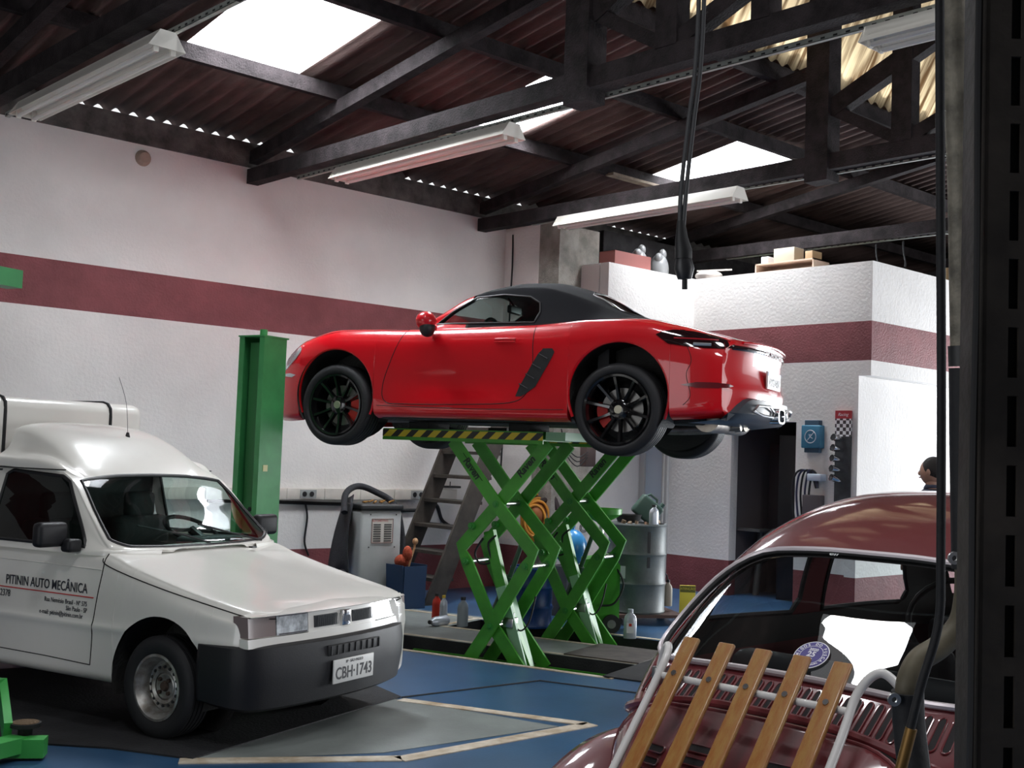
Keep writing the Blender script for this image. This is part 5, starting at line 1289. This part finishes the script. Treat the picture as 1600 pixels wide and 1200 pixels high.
# machine: refrigerant service unit, jacket over it
mz = thing('service_machine', 'grey service cabinet with a printed chart on its front, beside the staircase', 'machine', (7.44, 10.15, 0), R(-8)); mz.scale = (1, 1, 1.04)
m_cab = mat('cabinet_grey', (.44,.45,.44), .45, var=.04)
mb = MB(); mb.box((-.24,-.22,.10),(.24,.22,.94), bev=.03); mb.build('cabinet', m_cab, mz)
mb = MB(); mb.box((-.25,-.24,.94),(.25,.23,1.0), bev=.02); mb.build('top_tray', m_black, mz)
for s in (-1,1):
    mb = MB(); mb.cyl((s*.2,-.1,.06),(s*.235,-.1,.06),.06,16); mb.build('castor', m_blackrub, mz)
mb = MB(); mb.box((-.115,-.226,.62),(.135,-.221,.86)); ch = mb.build('chart', mat('chart_paper', (.62,.58,.52), .6), mz)
for sx0 in (-.095, .03):
    for k in range(8):
        mb = MB(); mb.box((sx0,-.229,.635+.023*k),(sx0+.085,-.2265,.646+.023*k)); mb.build('chart_row', mat('chart_ink', (.05,.045,.045), .6), ch)
mb = MB()
for a, b in (((-.115,-.229,.855),(.135,-.2262,.86)),((-.115,-.229,.62),(.135,-.2262,.625)),((-.115,-.229,.62),(-.110,-.2262,.86)),((.130,-.229,.62),(.135,-.2262,.86))): mb.box(a, b)
mb.build('chart_frame', mat('chart_frame', (.20,.06,.05), .6), ch)
text('chart_title', 'AUTOMOTIVO', .028, mat('sign_red', (0,0,0)), ch, basis((-.02,-.2265,.838),(1,0,0),(0,0,1),(0,-1,0)), .0005)
for x_, z_ in ((-.13,.90),(.17,.90),(-.14,.58),(.16,.58)):
    mb = MB(); mb.cyl((x_,-.222,z_),(x_,-.226,z_),.007,8); mb.build('screw', m_black, mz)
random.seed(3)
for k in range(9):
    mb = MB(); x_ = -.17+.04*k; y_ = random.uniform(-.18,.05); mb.cyl((x_-.02,y_,1.015),(x_+.03,y_+random.uniform(-.03,.03),1.02+random.uniform(0,.02)),.009,8)
    tag(mb.build('fitting', mat('brass_part', (.35,.18,.05), .4, .8)), 'small brass fitting lying on the black top of the grey service cabinet', 'fitting', 'brass fittings on the service cabinet'); o = COL.objects[-1] if False else None
for o in [q for q in COL.objects if q.name.startswith('fitting')]: o.location = (7.44, 10.15, .04)
# jacket draped over the left and back of the machine
def cloth(name, ring_pts, lab, cat, m_):
    mb = MB(); K = len(ring_pts[0]); vs = [p for r_ in ring_pts for p in r_]
    mb.add(vs, [(i*K+k,(i+1)*K+k,(i+1)*K+k+1,i*K+k+1) for i in range(len(ring_pts)-1) for k in range(K-1)], 0, True)
    o = mb.build(name, m_); md = o.modifiers.new('t','SOLIDIFY'); md.thickness = .012; return tag(o, lab, cat)
rows = []
for i in range(9):
    a = i/8; r_ = []
    for k in range(15):
        b = k/14; u = 7.08+.16*b+.07*math.sin(2.3*b+a*2)-.07*a; v = 9.98+.45*b+.03*math.sin(9*b+3*a); z = 1.13-.09*abs(b-.5)*2-(.80*a)*(1-.1*math.sin(6*b)); r_.append((u-.05*math.sin(PI*a), v, z))
    rows.append(r_)
cloth('jacket', rows, 'black jacket hanging over the left side of the grey service cabinet', 'jacket', mat('black_cloth', (.018,.018,.022), .9, bump=.3))
mb = MB(); mb.tube(smooth_path([Vector(p) for p in ((7.06,10.1,.95),(7.17,10.25,1.13),(7.37,10.33,1.21),(7.57,10.3,1.16),(7.70,10.1,1.02),(7.75,10.02,.7),(7.73,10.0,.52))], 6), [.034]*37, 10); tag(mb.build('draped_sleeve', mat('black_cloth', (0,0,0))), 'thick black roll of cloth arching over the top of the grey service cabinet', 'cloth')
# staircase
st_ = thing('staircase', 'steep dark steel staircase against the wall, left of the scissor lift', 'stairs', (7.98, 9.75, 0), 0)
m_st = mat('stair_steel', (.055,.046,.038), .7, .2, var=.35, scale=5)
for y in (0, .72):
    mb = MB(); mb.prism([(-.12,0),(.12,0),(1.32,2.62),(1.06,2.62)], 1, y-.015, y+.015); mb.build('stringer', m_st, st_)
for k in range(9):
    z = .27*(k+1); x = .02+z*.455
    mb = MB(); mb.box((x-.12,.0,z-.035),(x+.13,.72,z)); mb.build('tread', m_st, st_)
# things under and around the stairs
def can(name, x, y, r_, h, lab, cat, m_, cap=None, group=None, flat=False, z=0.0, T=None):
    t = thing(name, lab, cat, (x, y, z), 0, group)
    mb = MB(); w_ = r_
    prof = [(0,0),(w_*.95,0),(w_,h*.03),(w_,h*.62),(w_*.86,h*.76),(w_*.42,h*.86),(w_*.38,h*.93),(0,h*.93)]
    mb.lathe(prof, 22)
    if flat: mb.v = [(a, b*.55, c) for a, b, c in mb.v]
    mb.build('container', m_, t)
    mb = MB(); mb.cyl((0,0,h*.90),(0,0,h),w_*.42,14)
    if flat: mb.v = [(a, b*.8, c) for a, b, c in mb.v]
    mb.build('cap', cap or m_black, t)
    if T: t.rotation_euler = T
    return t
m_silver2 = mat('silver_plastic', (.42,.45,.50), .35, .35); m_label = mat('label_white', (.6,.6,.62), .5); m_redp = mat('red_plastic', (.5,.03,.015), .4)
p = spot(692, 11.4); can('oil_bottle', p.x, p.y, .05, .26, 'red oil bottle standing at the foot of the staircase', 'bottle', m_redp, flat=True)
p = spot(703, 11.35); can('oil_bottle', p.x, p.y, .045, .25, 'silver oil bottle with yellow cap standing behind the lying one', 'bottle', m_silver2, mat('yellow_cap', (.6,.4,.03), .4), flat=True)
p = spot(708, 11.15); can('oil_bottle', p.x, p.y, .045, .24, 'silver oil bottle lying on its side on the blue floor by the stairs', 'bottle', m_silver2, m_black, flat=False, z=.047, T=(0, R(-90), R(10)))
p = spot(733, 11.1); can('oil_bottle', p.x, p.y, .062, .27, 'grey oil bottle standing right of the lying silver bottle, behind the lift', 'bottle', mat('grey_bottle', (.22,.25,.28), .45), flat=True)
p = spot(643, 12.3); t = thing('waste_bin', 'blue open box with rags and a brush, between the grey cabinet and the stairs', 'bin', tuple(p))
mb = MB(); mb.prism([(-.13,.0),(.13,.0),(.16,.44),(.145,.44),(.118,.02),(-.118,.02),(-.145,.44),(-.16,.44)], 1, -.14, .14); mb.box((-.14,-.15,0),(.14,-.135,.43)); mb.box((-.14,.135,0),(.14,.15,.43)); mb.build('box', mat('blue_plastic', (.012,.04,.10), .5), t)
mb = MB(); mb.ball((-.05,.02,.47),(.08,.07,.07)); mb.ball((-.02,-.03,.55),(.05,.05,.08)); o = mb.build('rag', mat('orange_rag', (.42,.07,.03), .9, bump=.5)); o.location = p; tag(o, 'crumpled orange rag sticking out of the blue box', 'rag')
mb = MB(); mb.tube([(.02,0,.40),(.09,.0,.60),(.10,0,.66)], .012, 8); mb.ball((.10,0,.67),(.03,.03,.035)); o = mb.build('brush', mat('wood_handle', (.45,.25,.12), .6)); o.location = p; tag(o, 'wooden handled brush standing in the blue box', 'brush')
# coil of orange hose on the column
t = thing('hose_coil', 'orange hose wound in a coil, hanging behind the scissor lift', 'hose', tuple(spot(842, 13.95, .86)))
m_or = mat('orange_hose', (.50,.21,.02), .5, var=.2); d_ = Vector((t.location.x, t.location.y, 0)).normalized(); sx2 = Vector((d_.y, -d_.x, 0))
for k in range(6):
    rr = .22-.014*k; off = Vector((sx2.x*.02*math.sin(k*2.1), sx2.y*.02*math.sin(k*2.1), .02*math.cos(k*1.7)))
    mb = MB(); mb.tube([sx2*rr*math.cos(a)*.8+Vector((0,0,1))*rr*math.sin(a)*1.2+off-d_*(.035*k-.08) for a in lin(0,2*PI,33)[:-1]], .016, 8, closed=True); mb.build('loop', m_or, t)
mb = MB(); mb.cyl((0,0,.2),(.16,-.02,.2),.015,8); mb.build('hook', m_black, t)
mb = MB(); mb.ball((0,0,.06),(.12,.12,.14)); mb.build('hub', mat('brown_reel', (.28,.09,.02), .6), t)
mb = MB(); mb.tube([sx2*.05+Vector((0,0,.2)), sx2*.20+Vector((0,0,.26)), sx2*.24+Vector((0,0,.12))], .045, 10); mb.build('dark_wrap', mat('dark_cloth', (.03,.02,.02), .9), t)
# switch box with loose wires
q = spot(918, 13.2, 1.72); mb = MB(); mb.box((q.x-.07,q.y-.05,1.50),(q.x+.09,q.y+.05,1.74), bev=.01); tag(mb.build('switch_box', mat('brown_box', (.07,.045,.04), .6)), 'small brown switch box with loose wires above the green lift arms', 'switch box')
for k in range(3): cable([(q.x-.06,q.y-.06,1.66-.03*k),(q.x-.2,q.y-.04,1.60-.05*k),(q.x-.34,q.y,1.72-.04*k),(q.x-.42,q.y,1.9)], .006, 'thin loose wire running into the small brown switch box', n=5)
for o in COL.objects:
    if o.get('label') == 'thin loose wire running into the small brown switch box': o['group'] = 'wires of the brown switch box'
# blue containers behind the lift
def drum(name, p, r_, h, m_, lab, cat='drum', ribs=(.33,.66), grp=None):
    t = thing(name, lab, cat, (p.x, p.y, p.z), 0, grp); mb = MB(); prof = [(0,0),(r_,0),(r_+.008,.015),(r_,.03)]
    for q in ribs: prof += [(r_,h*q-.03),(r_+.012,h*q),(r_,h*q+.03)]
    prof += [(r_,h-.03),(r_+.008,h-.015),(r_,h),(r_-.02,h),(r_-.02,h-.02),(0,h-.02)]; mb.lathe(prof, 36); mb.build('shell', m_, t); return t
drum('blue_drum', spot(838, 11.3), .20, .56, mat('drum_blue', (.012,.05,.22), .4), 'dark blue plastic drum standing behind the scissor lift arms')
t = thing('water_jug', 'light blue round jug on a white stand, seen between the lift arms', 'jug', tuple(spot(897, 12.2, .50)))
mb = MB(); mb.ball((0,0,.18),(.17,.17,.19)); mb.build('body', mat('jug_blue', (.04,.25,.55), .25), t); mb = MB(); mb.cyl((0,0,.35),(0,0,.42),.04,14); mb.build('neck', mat('jug_blue', (0,0,0)), t)
t = thing('white_cabinet', 'white cabinet with a round dark emblem behind the green lift arms', 'cabinet', tuple(spot(912, 12.9)), R(-25))
mb = MB(); mb.box((-.22,-.15,.0),(.20,.15,1.05), bev=.02); mb.build('cabinet_body', m_white, t)
for k in (.045, .028): mb = MB(); mb.tube([(-.03+k*math.cos(a), -.155, .85+k*math.sin(a)) for a in lin(0,2*PI,25)[:-1]], .004, 6, closed=True); mb.build('emblem_ring', m_black, t)
mb = MB(); q = spot(897, 12.2); mb.box((q.x-.2,q.y-.15,0),(q.x+.2,q.y+.12,.50)); tag(mb.build('jug_stand', mat('stand_dark', (.08,.08,.09), .6)), 'low dark stand beneath the light blue jug', 'stand')
# waste oil drainer with funnel
t = thing('oil_drainer', 'green wheeled waste oil drainer with a wide funnel, right of the lift', 'oil drainer', tuple(spot(944, 11.2)), R(-42))
mb = MB(); mb.prism([(-.17,.10),(.17,.06),(.17,.62),(.10,.70),(-.17,.66)], 1, -.17, .17); mb.build('tank', m_green, t)
mb = MB(); mb.lathe([(.03,.98),(.05,1.0),(.14,1.05),(.185,1.08),(.19,1.13),(.18,1.13),(.175,1.09),(.05,1.02)], 32); mb.build('funnel', m_green, t)
mb = MB(); mb.cyl((0,0,.66),(0,0,1.0),.022,12); mb.build('stem', m_steel, t)
for y in (-.19,.19): mb = MB(); mb.cyl((.10,y-.02,.085),(.10,y+.02,.085),.085,20); mb.cyl((.10,y-.022,.085),(.10,y+.022,.085),.04,14,1); mb.build('wheel', [m_blackrub, m_steel], t)
mb = MB(); mb.tube(smooth_path([Vector(p) for p in ((.12,-.15,.62),(.2,-.2,.45),(.12,-.22,.28),(.0,-.2,.25))], 5), .01, 8); mb.build('drain_hose', m_blackrub, t)
# oil drum on its dolly, with clutter on top
dp = spot(1000, 11.9, .10); dr = drum('steel_drum', dp, .285, .87, mat('drum_steel', (.12,.135,.135), .5, .25, var=.25, scale=4, bump=.05), 'dented grey steel drum on a wheeled dolly, right of the scissor lift')
mb = MB(); mb.add([(.285*math.cos(a)*1.012, .285*math.sin(a)*1.012, z) for a in lin(R(-118),R(-112),3) for z in (.45,.80)], [(0,2,3,1),(2,4,5,3)]); mb.build('oil_streak', m_black, dr)
mb = MB(); vs = [(.292*math.cos(a), .292*math.sin(a), z) for a in lin(R(-178),R(-160),5) for z in (.34,.46)]; mb.add(vs, [(2*i,2*i+2,2*i+3,2*i+1) for i in range(4)]); mb.build('paper_label', m_label, dr)
t = thing('drum_dolly', 'low brown wheeled dolly carrying the grey steel drum', 'dolly', (dp.x, dp.y, 0), R(-30))
mb = MB(); mb.box((-.32,-.30,.07),(.42,.30,.10)); mb.build('frame', mat('rust_brown', (.09,.045,.035), .7), t)
for a, b in ((-.25,-.25),(.36,-.25),(-.25,.25),(.36,.25)): mb = MB(); mb.cyl((a,b-.02,.036),(a,b+.02,.036),.036,14); mb.build('castor', m_blackrub, t)
top_ = dp.z+.87-.02
def on_drum(px, dd, h=0): q = spot(px, dd); return Vector((q.x, q.y, top_+h))
t = thing('jerry_can', 'dark green plastic jerry can leaning on top of the steel drum', 'jerry can', tuple(on_drum(1013, 12.05, .14)), R(-42)); t.rotation_euler = (0, R(38), R(-42))
mb = MB(); mb.box((-.13,-.07,-.10),(.13,.07,.12), bev=.03); mb.build('body', mat('can_green', (.05,.10,.08), .45), t)
mb = MB(); mb.tube([(-.09,0,.11),(-.07,0,.15),(.02,0,.15),(.04,0,.11)], .013, 8); mb.cyl((.09,0,.11),(.09,0,.16),.025,12); mb.build('handle', mat('can_green', (0,0,0)), t)
c_ = on_drum(1025, 11.72); can('oil_bottle', c_.x, c_.y, .062, .21, 'silver oil bottle standing on the steel drum in front of the jerry can', 'bottle', m_silver2, flat=True, z=c_.z)
t = thing('oil_pan', 'shallow black drain pan resting on the steel drum', 'pan', tuple(on_drum(985, 11.9, .03))); mb = MB(); mb.lathe([(0,0),(.10,0),(.13,.07),(.135,.07),(.105,-.006),(0,-.006)], 24); mb.build('pan', m_black, t)
random.seed(11)
for k in range(10):
    a = random.uniform(PI*.9, PI*1.9); rr = random.uniform(.14,.24); x_, y_ = dp.x+rr*math.cos(a), dp.y+rr*math.sin(a)
    mb = MB(); mb.cyl((x_,y_,top_),(x_+random.uniform(-.02,.02),y_+random.uniform(-.02,.02),top_+random.uniform(.02,.05)),random.uniform(.012,.024),8)
    tag(mb.build('metal_part', mat('old_metal', (.28,.20,.14), .45, .7, var=.4)), 'small worn metal part lying on the top of the steel drum', 'metal part', 'small parts on the steel drum')
q = spot(993, 10.75); b_ = can('oil_bottle', q.x, q.y, .058, .26, 'silver oil bottle with red print standing alone on the blue floor by the drum', 'bottle', m_silver2, m_silver2, flat=True); b_.rotation_euler = (0,0,R(-42))
mb = MB(); mb.box((-.035,-.0335,.05),(.03,-.0325,.14)); mb.build('label', m_label, b_); mb = MB(); mb.box((-.015,-.0345,.11),(.01,-.0335,.135)); mb.build('print', m_redp, b_)
q = spot(1050, 12.0, .15); b_ = can('spray_bottle', q.x, q.y, .045, .26, 'beige bottle with a thin bent hose hanging beside the steel drum', 'bottle', mat('beige_plastic', (.35,.31,.24), .5), z=.15)
mb = MB(); mb.tube(smooth_path([Vector(p) for p in ((0,0,.25),(-.03,0,.31),(-.07,0,.30),(-.08,0,.1),(-.085,0,-.05))], 5), .006, 6); mb.build('thin_hose', m_black, b_)
q = spot(1082, 12.2); t = thing('floor_sign', 'small yellow sign standing at the foot of the maroon wall band', 'sign', tuple(q), R(-42))
mb = MB(); mb.box((-.09,-.012,0),(.07,.012,.34), bev=.003); mb.build('panel', mat('sign_yellow', (.62,.52,.05), .5), t); mb = MB(); mb.box((-.088,-.014,.27),(.068,-.0125,.335)); mb.build('dark_header', mat('sign_dark', (.12,.12,.02), .5), t)
text('sign_words', 'ATENÇÃO', .032, mat('sign_yellow', (0,0,0)), t, basis((-.01,-.0148,.305),(1,0,0),(0,0,1),(0,-1,0)), .0004)
# glazed door and its frame beside the pier
mb = MB(); mb.box((11.79,9.80,0),(11.83,10.22,2.15)); o = mb.build('door_1', mat('pale_blue_pane', (.52,.60,.68), .35, spec=.5)); o['kind'] = 'structure'
for k, (a, b) in enumerate(((9.78,9.84),(10.16,10.25))): mb = MB(); mb.box((11.76,a,0),(11.80,b,2.3), bev=.004); o = mb.build('trim_%d' % (50+k), mat('frame_alu', (.55,.55,.54), .4, .2)); o['kind'] = 'structure'
mb = MB(); mb.cyl((11.72,9.81,.0),(11.72,9.81,2.5),.018,10); tag(mb.build('wall_pipe', mat('grey_pipe_paint', (.45,.44,.42), .5)), 'thin grey pipe running up the wall just right of the steel drum', 'pipe')
# store room behind the dark doorway
t = thing('tall_cabinet', 'tall dark cabinet with two long metal handles inside the dark doorway', 'cabinet', (12.6, 8.42, 0))
mb = MB(); mb.box((0,0,0),(.5,.40,1.85), bev=.01); mb.build('cabinet_body', mat('cab_brown', (.035,.028,.03), .5), t)
for y in (.10, .22): mb = MB(); mb.cyl((-.03,y,1.02),(-.03,y,1.38),.012,10); mb.box((-.03,y-.006,1.03),(.0,y+.006,1.045)); mb.box((-.03,y-.006,1.355),(.0,y+.006,1.37)); mb.build('handle', m_steel, t)
mb = MB(); mb.box((12.05,7.95,0),(12.10,8.30,1.95), bev=.004); tag(mb.build('black_board', mat('black_panel', (.006,.006,.008), .35)), 'black panel leaning inside the dark doorway', 'panel')
mb = MB(); mb.box((11.98,8.5,.78),(12.4,8.84,.81)); mb.cyl((12.2,8.7,0),(12.3,8.7,.78),.04,12); tag(mb.build('small_table', mat('table_dark', (.10,.10,.10), .4, .3)), 'small dark table on one leg inside the doorway', 'table')
# things hung on the wall right of the doorway (face u = 11.8)
X_ = 11.795
t = thing('towel_dispenser', 'teal blue wall box with a white round crossed symbol, right of the doorway', 'wall box', (X_, 7.64, 1.93))
mb = MB(); mb.box((-.10,-.125,-.13),(-.0,.125,.13), bev=.012); mb.build('front_box', mat('teal_blue', (.03,.16,.26), .45), t)
mb = MB(); mb.box((-.07,-.09,-.18),(-.0,.10,.19), bev=.006); mb.build('back_box', mat('dark_teal', (.03,.07,.11), .5), t)
mb = MB(); mb.tube([(-.102, .072*math.cos(a), .072*math.sin(a)) for a in lin(0,2*PI,33)[:-1]], .005, 6, closed=True); mb.beam((-.102,.045,-.05),(-.102,-.045,.05),.006,.010, up=(1,0,0)); mb.tube([(-.103,-.03,-.02),(-.103,0,-.005),(-.103,.02,.025),(-.103,-.02,.02)], .004, 6); mb.build('symbol', m_label, t)
t = thing('exhaust_display', 'black display board with checkered red headed sign, hung beside the doorway', 'display board', (X_, 7.27, 1.28))
mb = MB(); mb.box((-.02,-.10,-.15),(0,.10,.68)); mb.build('board', mat('board_black', (.03,.033,.036), .6, var=.4), t)
mb = MB(); mb.box((-.026,-.10,.66),(-.0,.10,.86)); mb.build('checker_panel', mat('checks', (.8,.8,.8), .5), t)
mb = MB(); mb.box((-.027,-.10,.86),(-.0,.10,.95)); mb.build('red_header', mat('header_red', (.35,.02,.03), .5), t)
text('header_words', 'Racing', .05, m_label, t, basis((-.0275,0,.905),(0,-1,0),(0,0,1),(-1,0,0)), .0004, shear=.3)
cm = MATS['checks']; nt = cm.node_tree; b = nt.nodes['Principled BSDF']; tc = nt.nodes.new('ShaderNodeTexCoord'); mp = nt.nodes.new('ShaderNodeMapping'); mp.inputs['Location'].default_value = (.5,0,0)
ck = nt.nodes.new('ShaderNodeTexChecker'); ck.inputs['Scale'].default_value = 25.0; ck.inputs[1].default_value = (.75,.75,.75,1); ck.inputs[2].default_value = (.04,.03,.035,1)
nt.links.new(tc.outputs['Object'], mp.inputs[0]); nt.links.new(mp.outputs[0], ck.inputs[0]); nt.links.new(ck.outputs[0], b.inputs['Base Color'])
for k in range(5):
    z = 1.90-.115*k-.01*(k == 4); T = (X_-.02, 7.27, z)
    t = thing('exhaust_tip', ('topmost','second','third','fourth','lowest')[k]+' of the chrome exhaust tips fixed on the black display board', 'exhaust tip', T, 0, 'chrome exhaust tips on the display board')
    dirn = Vector((-.95, .16+.05*k, .16 if k < 4 else .34)).normalized(); a = Vector((0,.0,0)); bq = a+dirn*.16
    mb = MB(); mb.tube([a, a+dirn*.08, bq], [.022,.036,.042], 20, caps=False); mb.tube([bq, bq-dirn*.001, a+dirn*.05], [.042,.038,.030], 20, caps=False); mb.build('tip', m_chrome, t)
    mb = MB(); mb.cyl(bq-dirn*.008, bq-dirn*.006, .037, 18); mb.build('bore', m_pit, t)
t = thing('hose_hanger', 'wall rack with hanging dark blue hoses, right of the dark doorway', 'hose rack', (X_-.02, 7.6, 1.25))
mb = MB(); mb.box((-.12,-.13,.18),(0,.05,.26), bev=.01); mb.build('bracket', mat('bracket_pale', (.45,.50,.58), .4), t)
for k in range(5):
    y0_ = .02+.055*k; mb = MB(); mb.tube(smooth_path([Vector(p) for p in ((-.06-.01*k,-.06,.1),(-.07,-.05+y0_*.3,.25),(-.08,y0_*.6,.30),(-.08,y0_,.22),(-.07,y0_+.03,.0),(-.06,y0_,-.28),(-.05,y0_-.05,-.40))], 6), .012, 8); mb.build('hose', mat('hose_navy', (.02,.02,.06), .5) if k % 2 else m_blackrub, t)
mb = MB(); mb.box((-.10,-.12,-.35),(-.01,.12,.02), bev=.01); mb.build('back_pouch', mat('pouch_dark', (.05,.04,.045), .6), t)
# things stored on top of the office block
m_card = mat('cardboard', (.36,.24,.13), .8); m_bag = mat('plastic_bag', (.22,.22,.22), .3)
t = thing('storage_shelf', 'long flat orange and white wooden frame lying on the office roof edge', 'shelf', (11.85, 7.75, ZT))
mb = MB(); mb.box((0,0,0),(.35,.82,.012)); mb.box((0,0,.10),(.35,.82,.115)); mb.box((0,0,0),(.35,.015,.115)); mb.box((0,.805,0),(.35,.82,.115)); mb.box((.33,0,0),(.35,.82,.115)); mb.build('frame', mat('shelf_white', (.6,.45,.35), .6), t)
for nm, lab, y0_, y1_, z1, mm in (('carton', 'pale box standing in the middle of the frame on the office roof', 8.05, 8.34, .17, mat('carton_grey', (.40,.36,.28), .7)), ('carton', 'small brown box at the right end of the frame on the office roof', 7.80, 7.90, .10, m_card), ('carton', 'small white box at the left end of the frame on the office roof', 8.42, 8.52, .09, m_label)):
    mb = MB(); mb.box((11.9,y0_,ZT+.115),(12.1,y1_,ZT+.115+z1), bev=.004); tag(mb.build(nm, mm), lab, 'box')
mb = MB(); mb.box((10.35,9.5,ZT),(11.0,9.75,ZT+.17)); tag(mb.build('carton', mat('red_box', (.22,.07,.06), .7)), 'flat red box on the office roof corner beside the concrete column', 'box')
for k, (u, lab) in enumerate(((11.05,'clear plastic bag on the office roof, nearer the red box'), (11.45,'grey plastic bag on the office roof, nearer the hanging cord'))):
    mb = MB(); mb.ball((u, 9.75, ZT+.10),(.13,.12,.20)); mb.ball((u+.05, 9.74, ZT+.30),(.05,.05,.07)); mb.ball((u-.07, 9.7, ZT+.24),(.05,.05,.06)); o = mb.build('plastic_bag', m_bag); tag(o, lab, 'bag')
mb = MB(); mb.ball((11.95,9.35,ZT+.05),(.16,.18,.07)); mb.beam((11.9,9.5,ZT+.12),(12.1,9.1,ZT+.13),.02,.02); tag(mb.build('bundle', mat('bundle_pale', (.4,.36,.33), .7)), 'pale bundle lying in the corner of the office roof, right of the plug', 'bundle')
mb = MB(); mb.box((13.9,7.0,ZT),(14.15,7.3,ZT+.22)); tag(mb.build('carton', m_card), 'small tan box at the far right end of the office roof', 'box')
for k, (a, b) in enumerate(((12.2,'left'),(12.45,'right'))):
    cable([(12.62,7.4-.35*k,4.25),(12.6,7.38-.35*k,4.12),(12.5,7.3-.35*k,3.98),(12.4,7.25-.35*k,3.9)], .010, 'black cable dropping from the far trunking to the office roof, the %s one' % b)

# person in the background, head showing above the dark red car's roof
pp_ = spot(1457, 10.2); person = thing('person', 'person with short dark hair in dark work clothes standing behind the dark red car', 'person', tuple(pp_), R(95))
m_skin = mat('skin', (.30,.16,.11), .55); m_cloth = mat('work_clothes', (.03,.035,.06), .85, bump=.2); m_hair = mat('hair_dark', (.012,.009,.008), .8, bump=.4, bscale=200)
def skin_fig(name, verts, edges, radii, m, par, root=0, sub=1):
    me = bpy.data.meshes.new(name); me.from_pydata(verts, edges, []); o = bpy.data.objects.new(name, me); COL.objects.link(o); o.parent = par; me.materials.append(m)
    md = o.modifiers.new('skin', 'SKIN'); 
    if not me.skin_vertices: me.skin_vertices.new() if hasattr(me.skin_vertices, 'new') else None
    for i, r_ in enumerate(radii):
        try: me.skin_vertices[0].data[i].radius = r_ if hasattr(r_, '__len__') else (r_, r_)
        except Exception: pass
    try: me.skin_vertices[0].data[root].use_root = True
    except Exception: pass
    s_ = o.modifiers.new('sub', 'SUBSURF'); s_.levels = sub; s_.render_levels = 2; return o
V_ = [(0,0,.92),(0,0,1.12),(0,.01,1.32),(0,0,1.43),(0,0,1.50), (0,.10,.88),(.02,.11,.48),(0,.11,.10),(.14,.11,.05), (0,-.10,.88),(.02,-.11,.48),(0,-.11,.10),(.14,-.11,.05), (0,.18,1.38),(-.02,.24,1.10),(.10,.25,.88), (0,-.18,1.38),(-.02,-.24,1.10),(.10,-.25,.88)]
E_ = [(0,1),(1,2),(2,3),(3,4),(0,5),(5,6),(6,7),(7,8),(0,9),(9,10),(10,11),(11,12),(2,13),(13,14),(14,15),(2,16),(16,17),(17,18)]
R__ = [(.13,.12),(.13,.11),(.15,.12),(.08,.08),(.055,.055),.09,.065,.05,.045,.09,.065,.05,.045,.065,.05,.036,.065,.05,.036]
skin_fig('body', V_, E_, R__, m_cloth, person)
mb = MB(); mb.ball((.01,0,1.585),(.095,.075,.115), 16); mb.ball((.108,0,1.570),(.016,.012,.020)); mb.ball((0,.078,1.58),(.018,.012,.030)); mb.ball((0,-.078,1.58),(.018,.012,.030)); mb.cyl((0,0,1.44),(0,0,1.52),.052,16); hd = mb.build('head', m_skin, person)
mb = MB(); mb.ball((-.012,0,1.612),(.100,.083,.105), 16); mb.v = [(x, y, z) if not (x > .05 and z < 1.62) else (.05, y*.9, z) for x, y, z in mb.v]; mb.build('hair', m_hair, person)
for s in (-1, 1):
    mb = MB(); mb.ball((.092,s*.03,1.592),(.010,.014,.008)); mb.build('eye', mat('eye_white', (.6,.6,.6), .3), hd)
    hx, hy, hz = .12, s*.25, .84
    verts = [(.10,s*.25,.90),(hx,hy,hz)]; edges = [(0,1)]; rad = [.028,.030]
    for k, L in enumerate((.070,.078,.074,.060)):
        b0 = len(verts); off = (-.024+.016*k); verts += [(hx+off, hy, hz-.04),(hx+off+.008, hy-s*.008, hz-.04-L*.5),(hx+off+.012, hy-s*.025, hz-.04-L*.9)]; edges += [(1,b0),(b0,b0+1),(b0+1,b0+2)]; rad += [.0095,.0085,.0075]
    b0 = len(verts); verts += [(hx+.035,hy-s*.01,hz-.01),(hx+.045,hy-s*.02,hz-.05)]; edges += [(1,b0),(b0,b0+1)]; rad += [.010,.009]
    skin_fig('hand', verts, edges, rad, m_skin, person)
mb = MB(); mb.ball((.105,0,1.535),(.008,.022,.006)); mb.build('mouth', mat('lips', (.25,.09,.07), .5), hd)
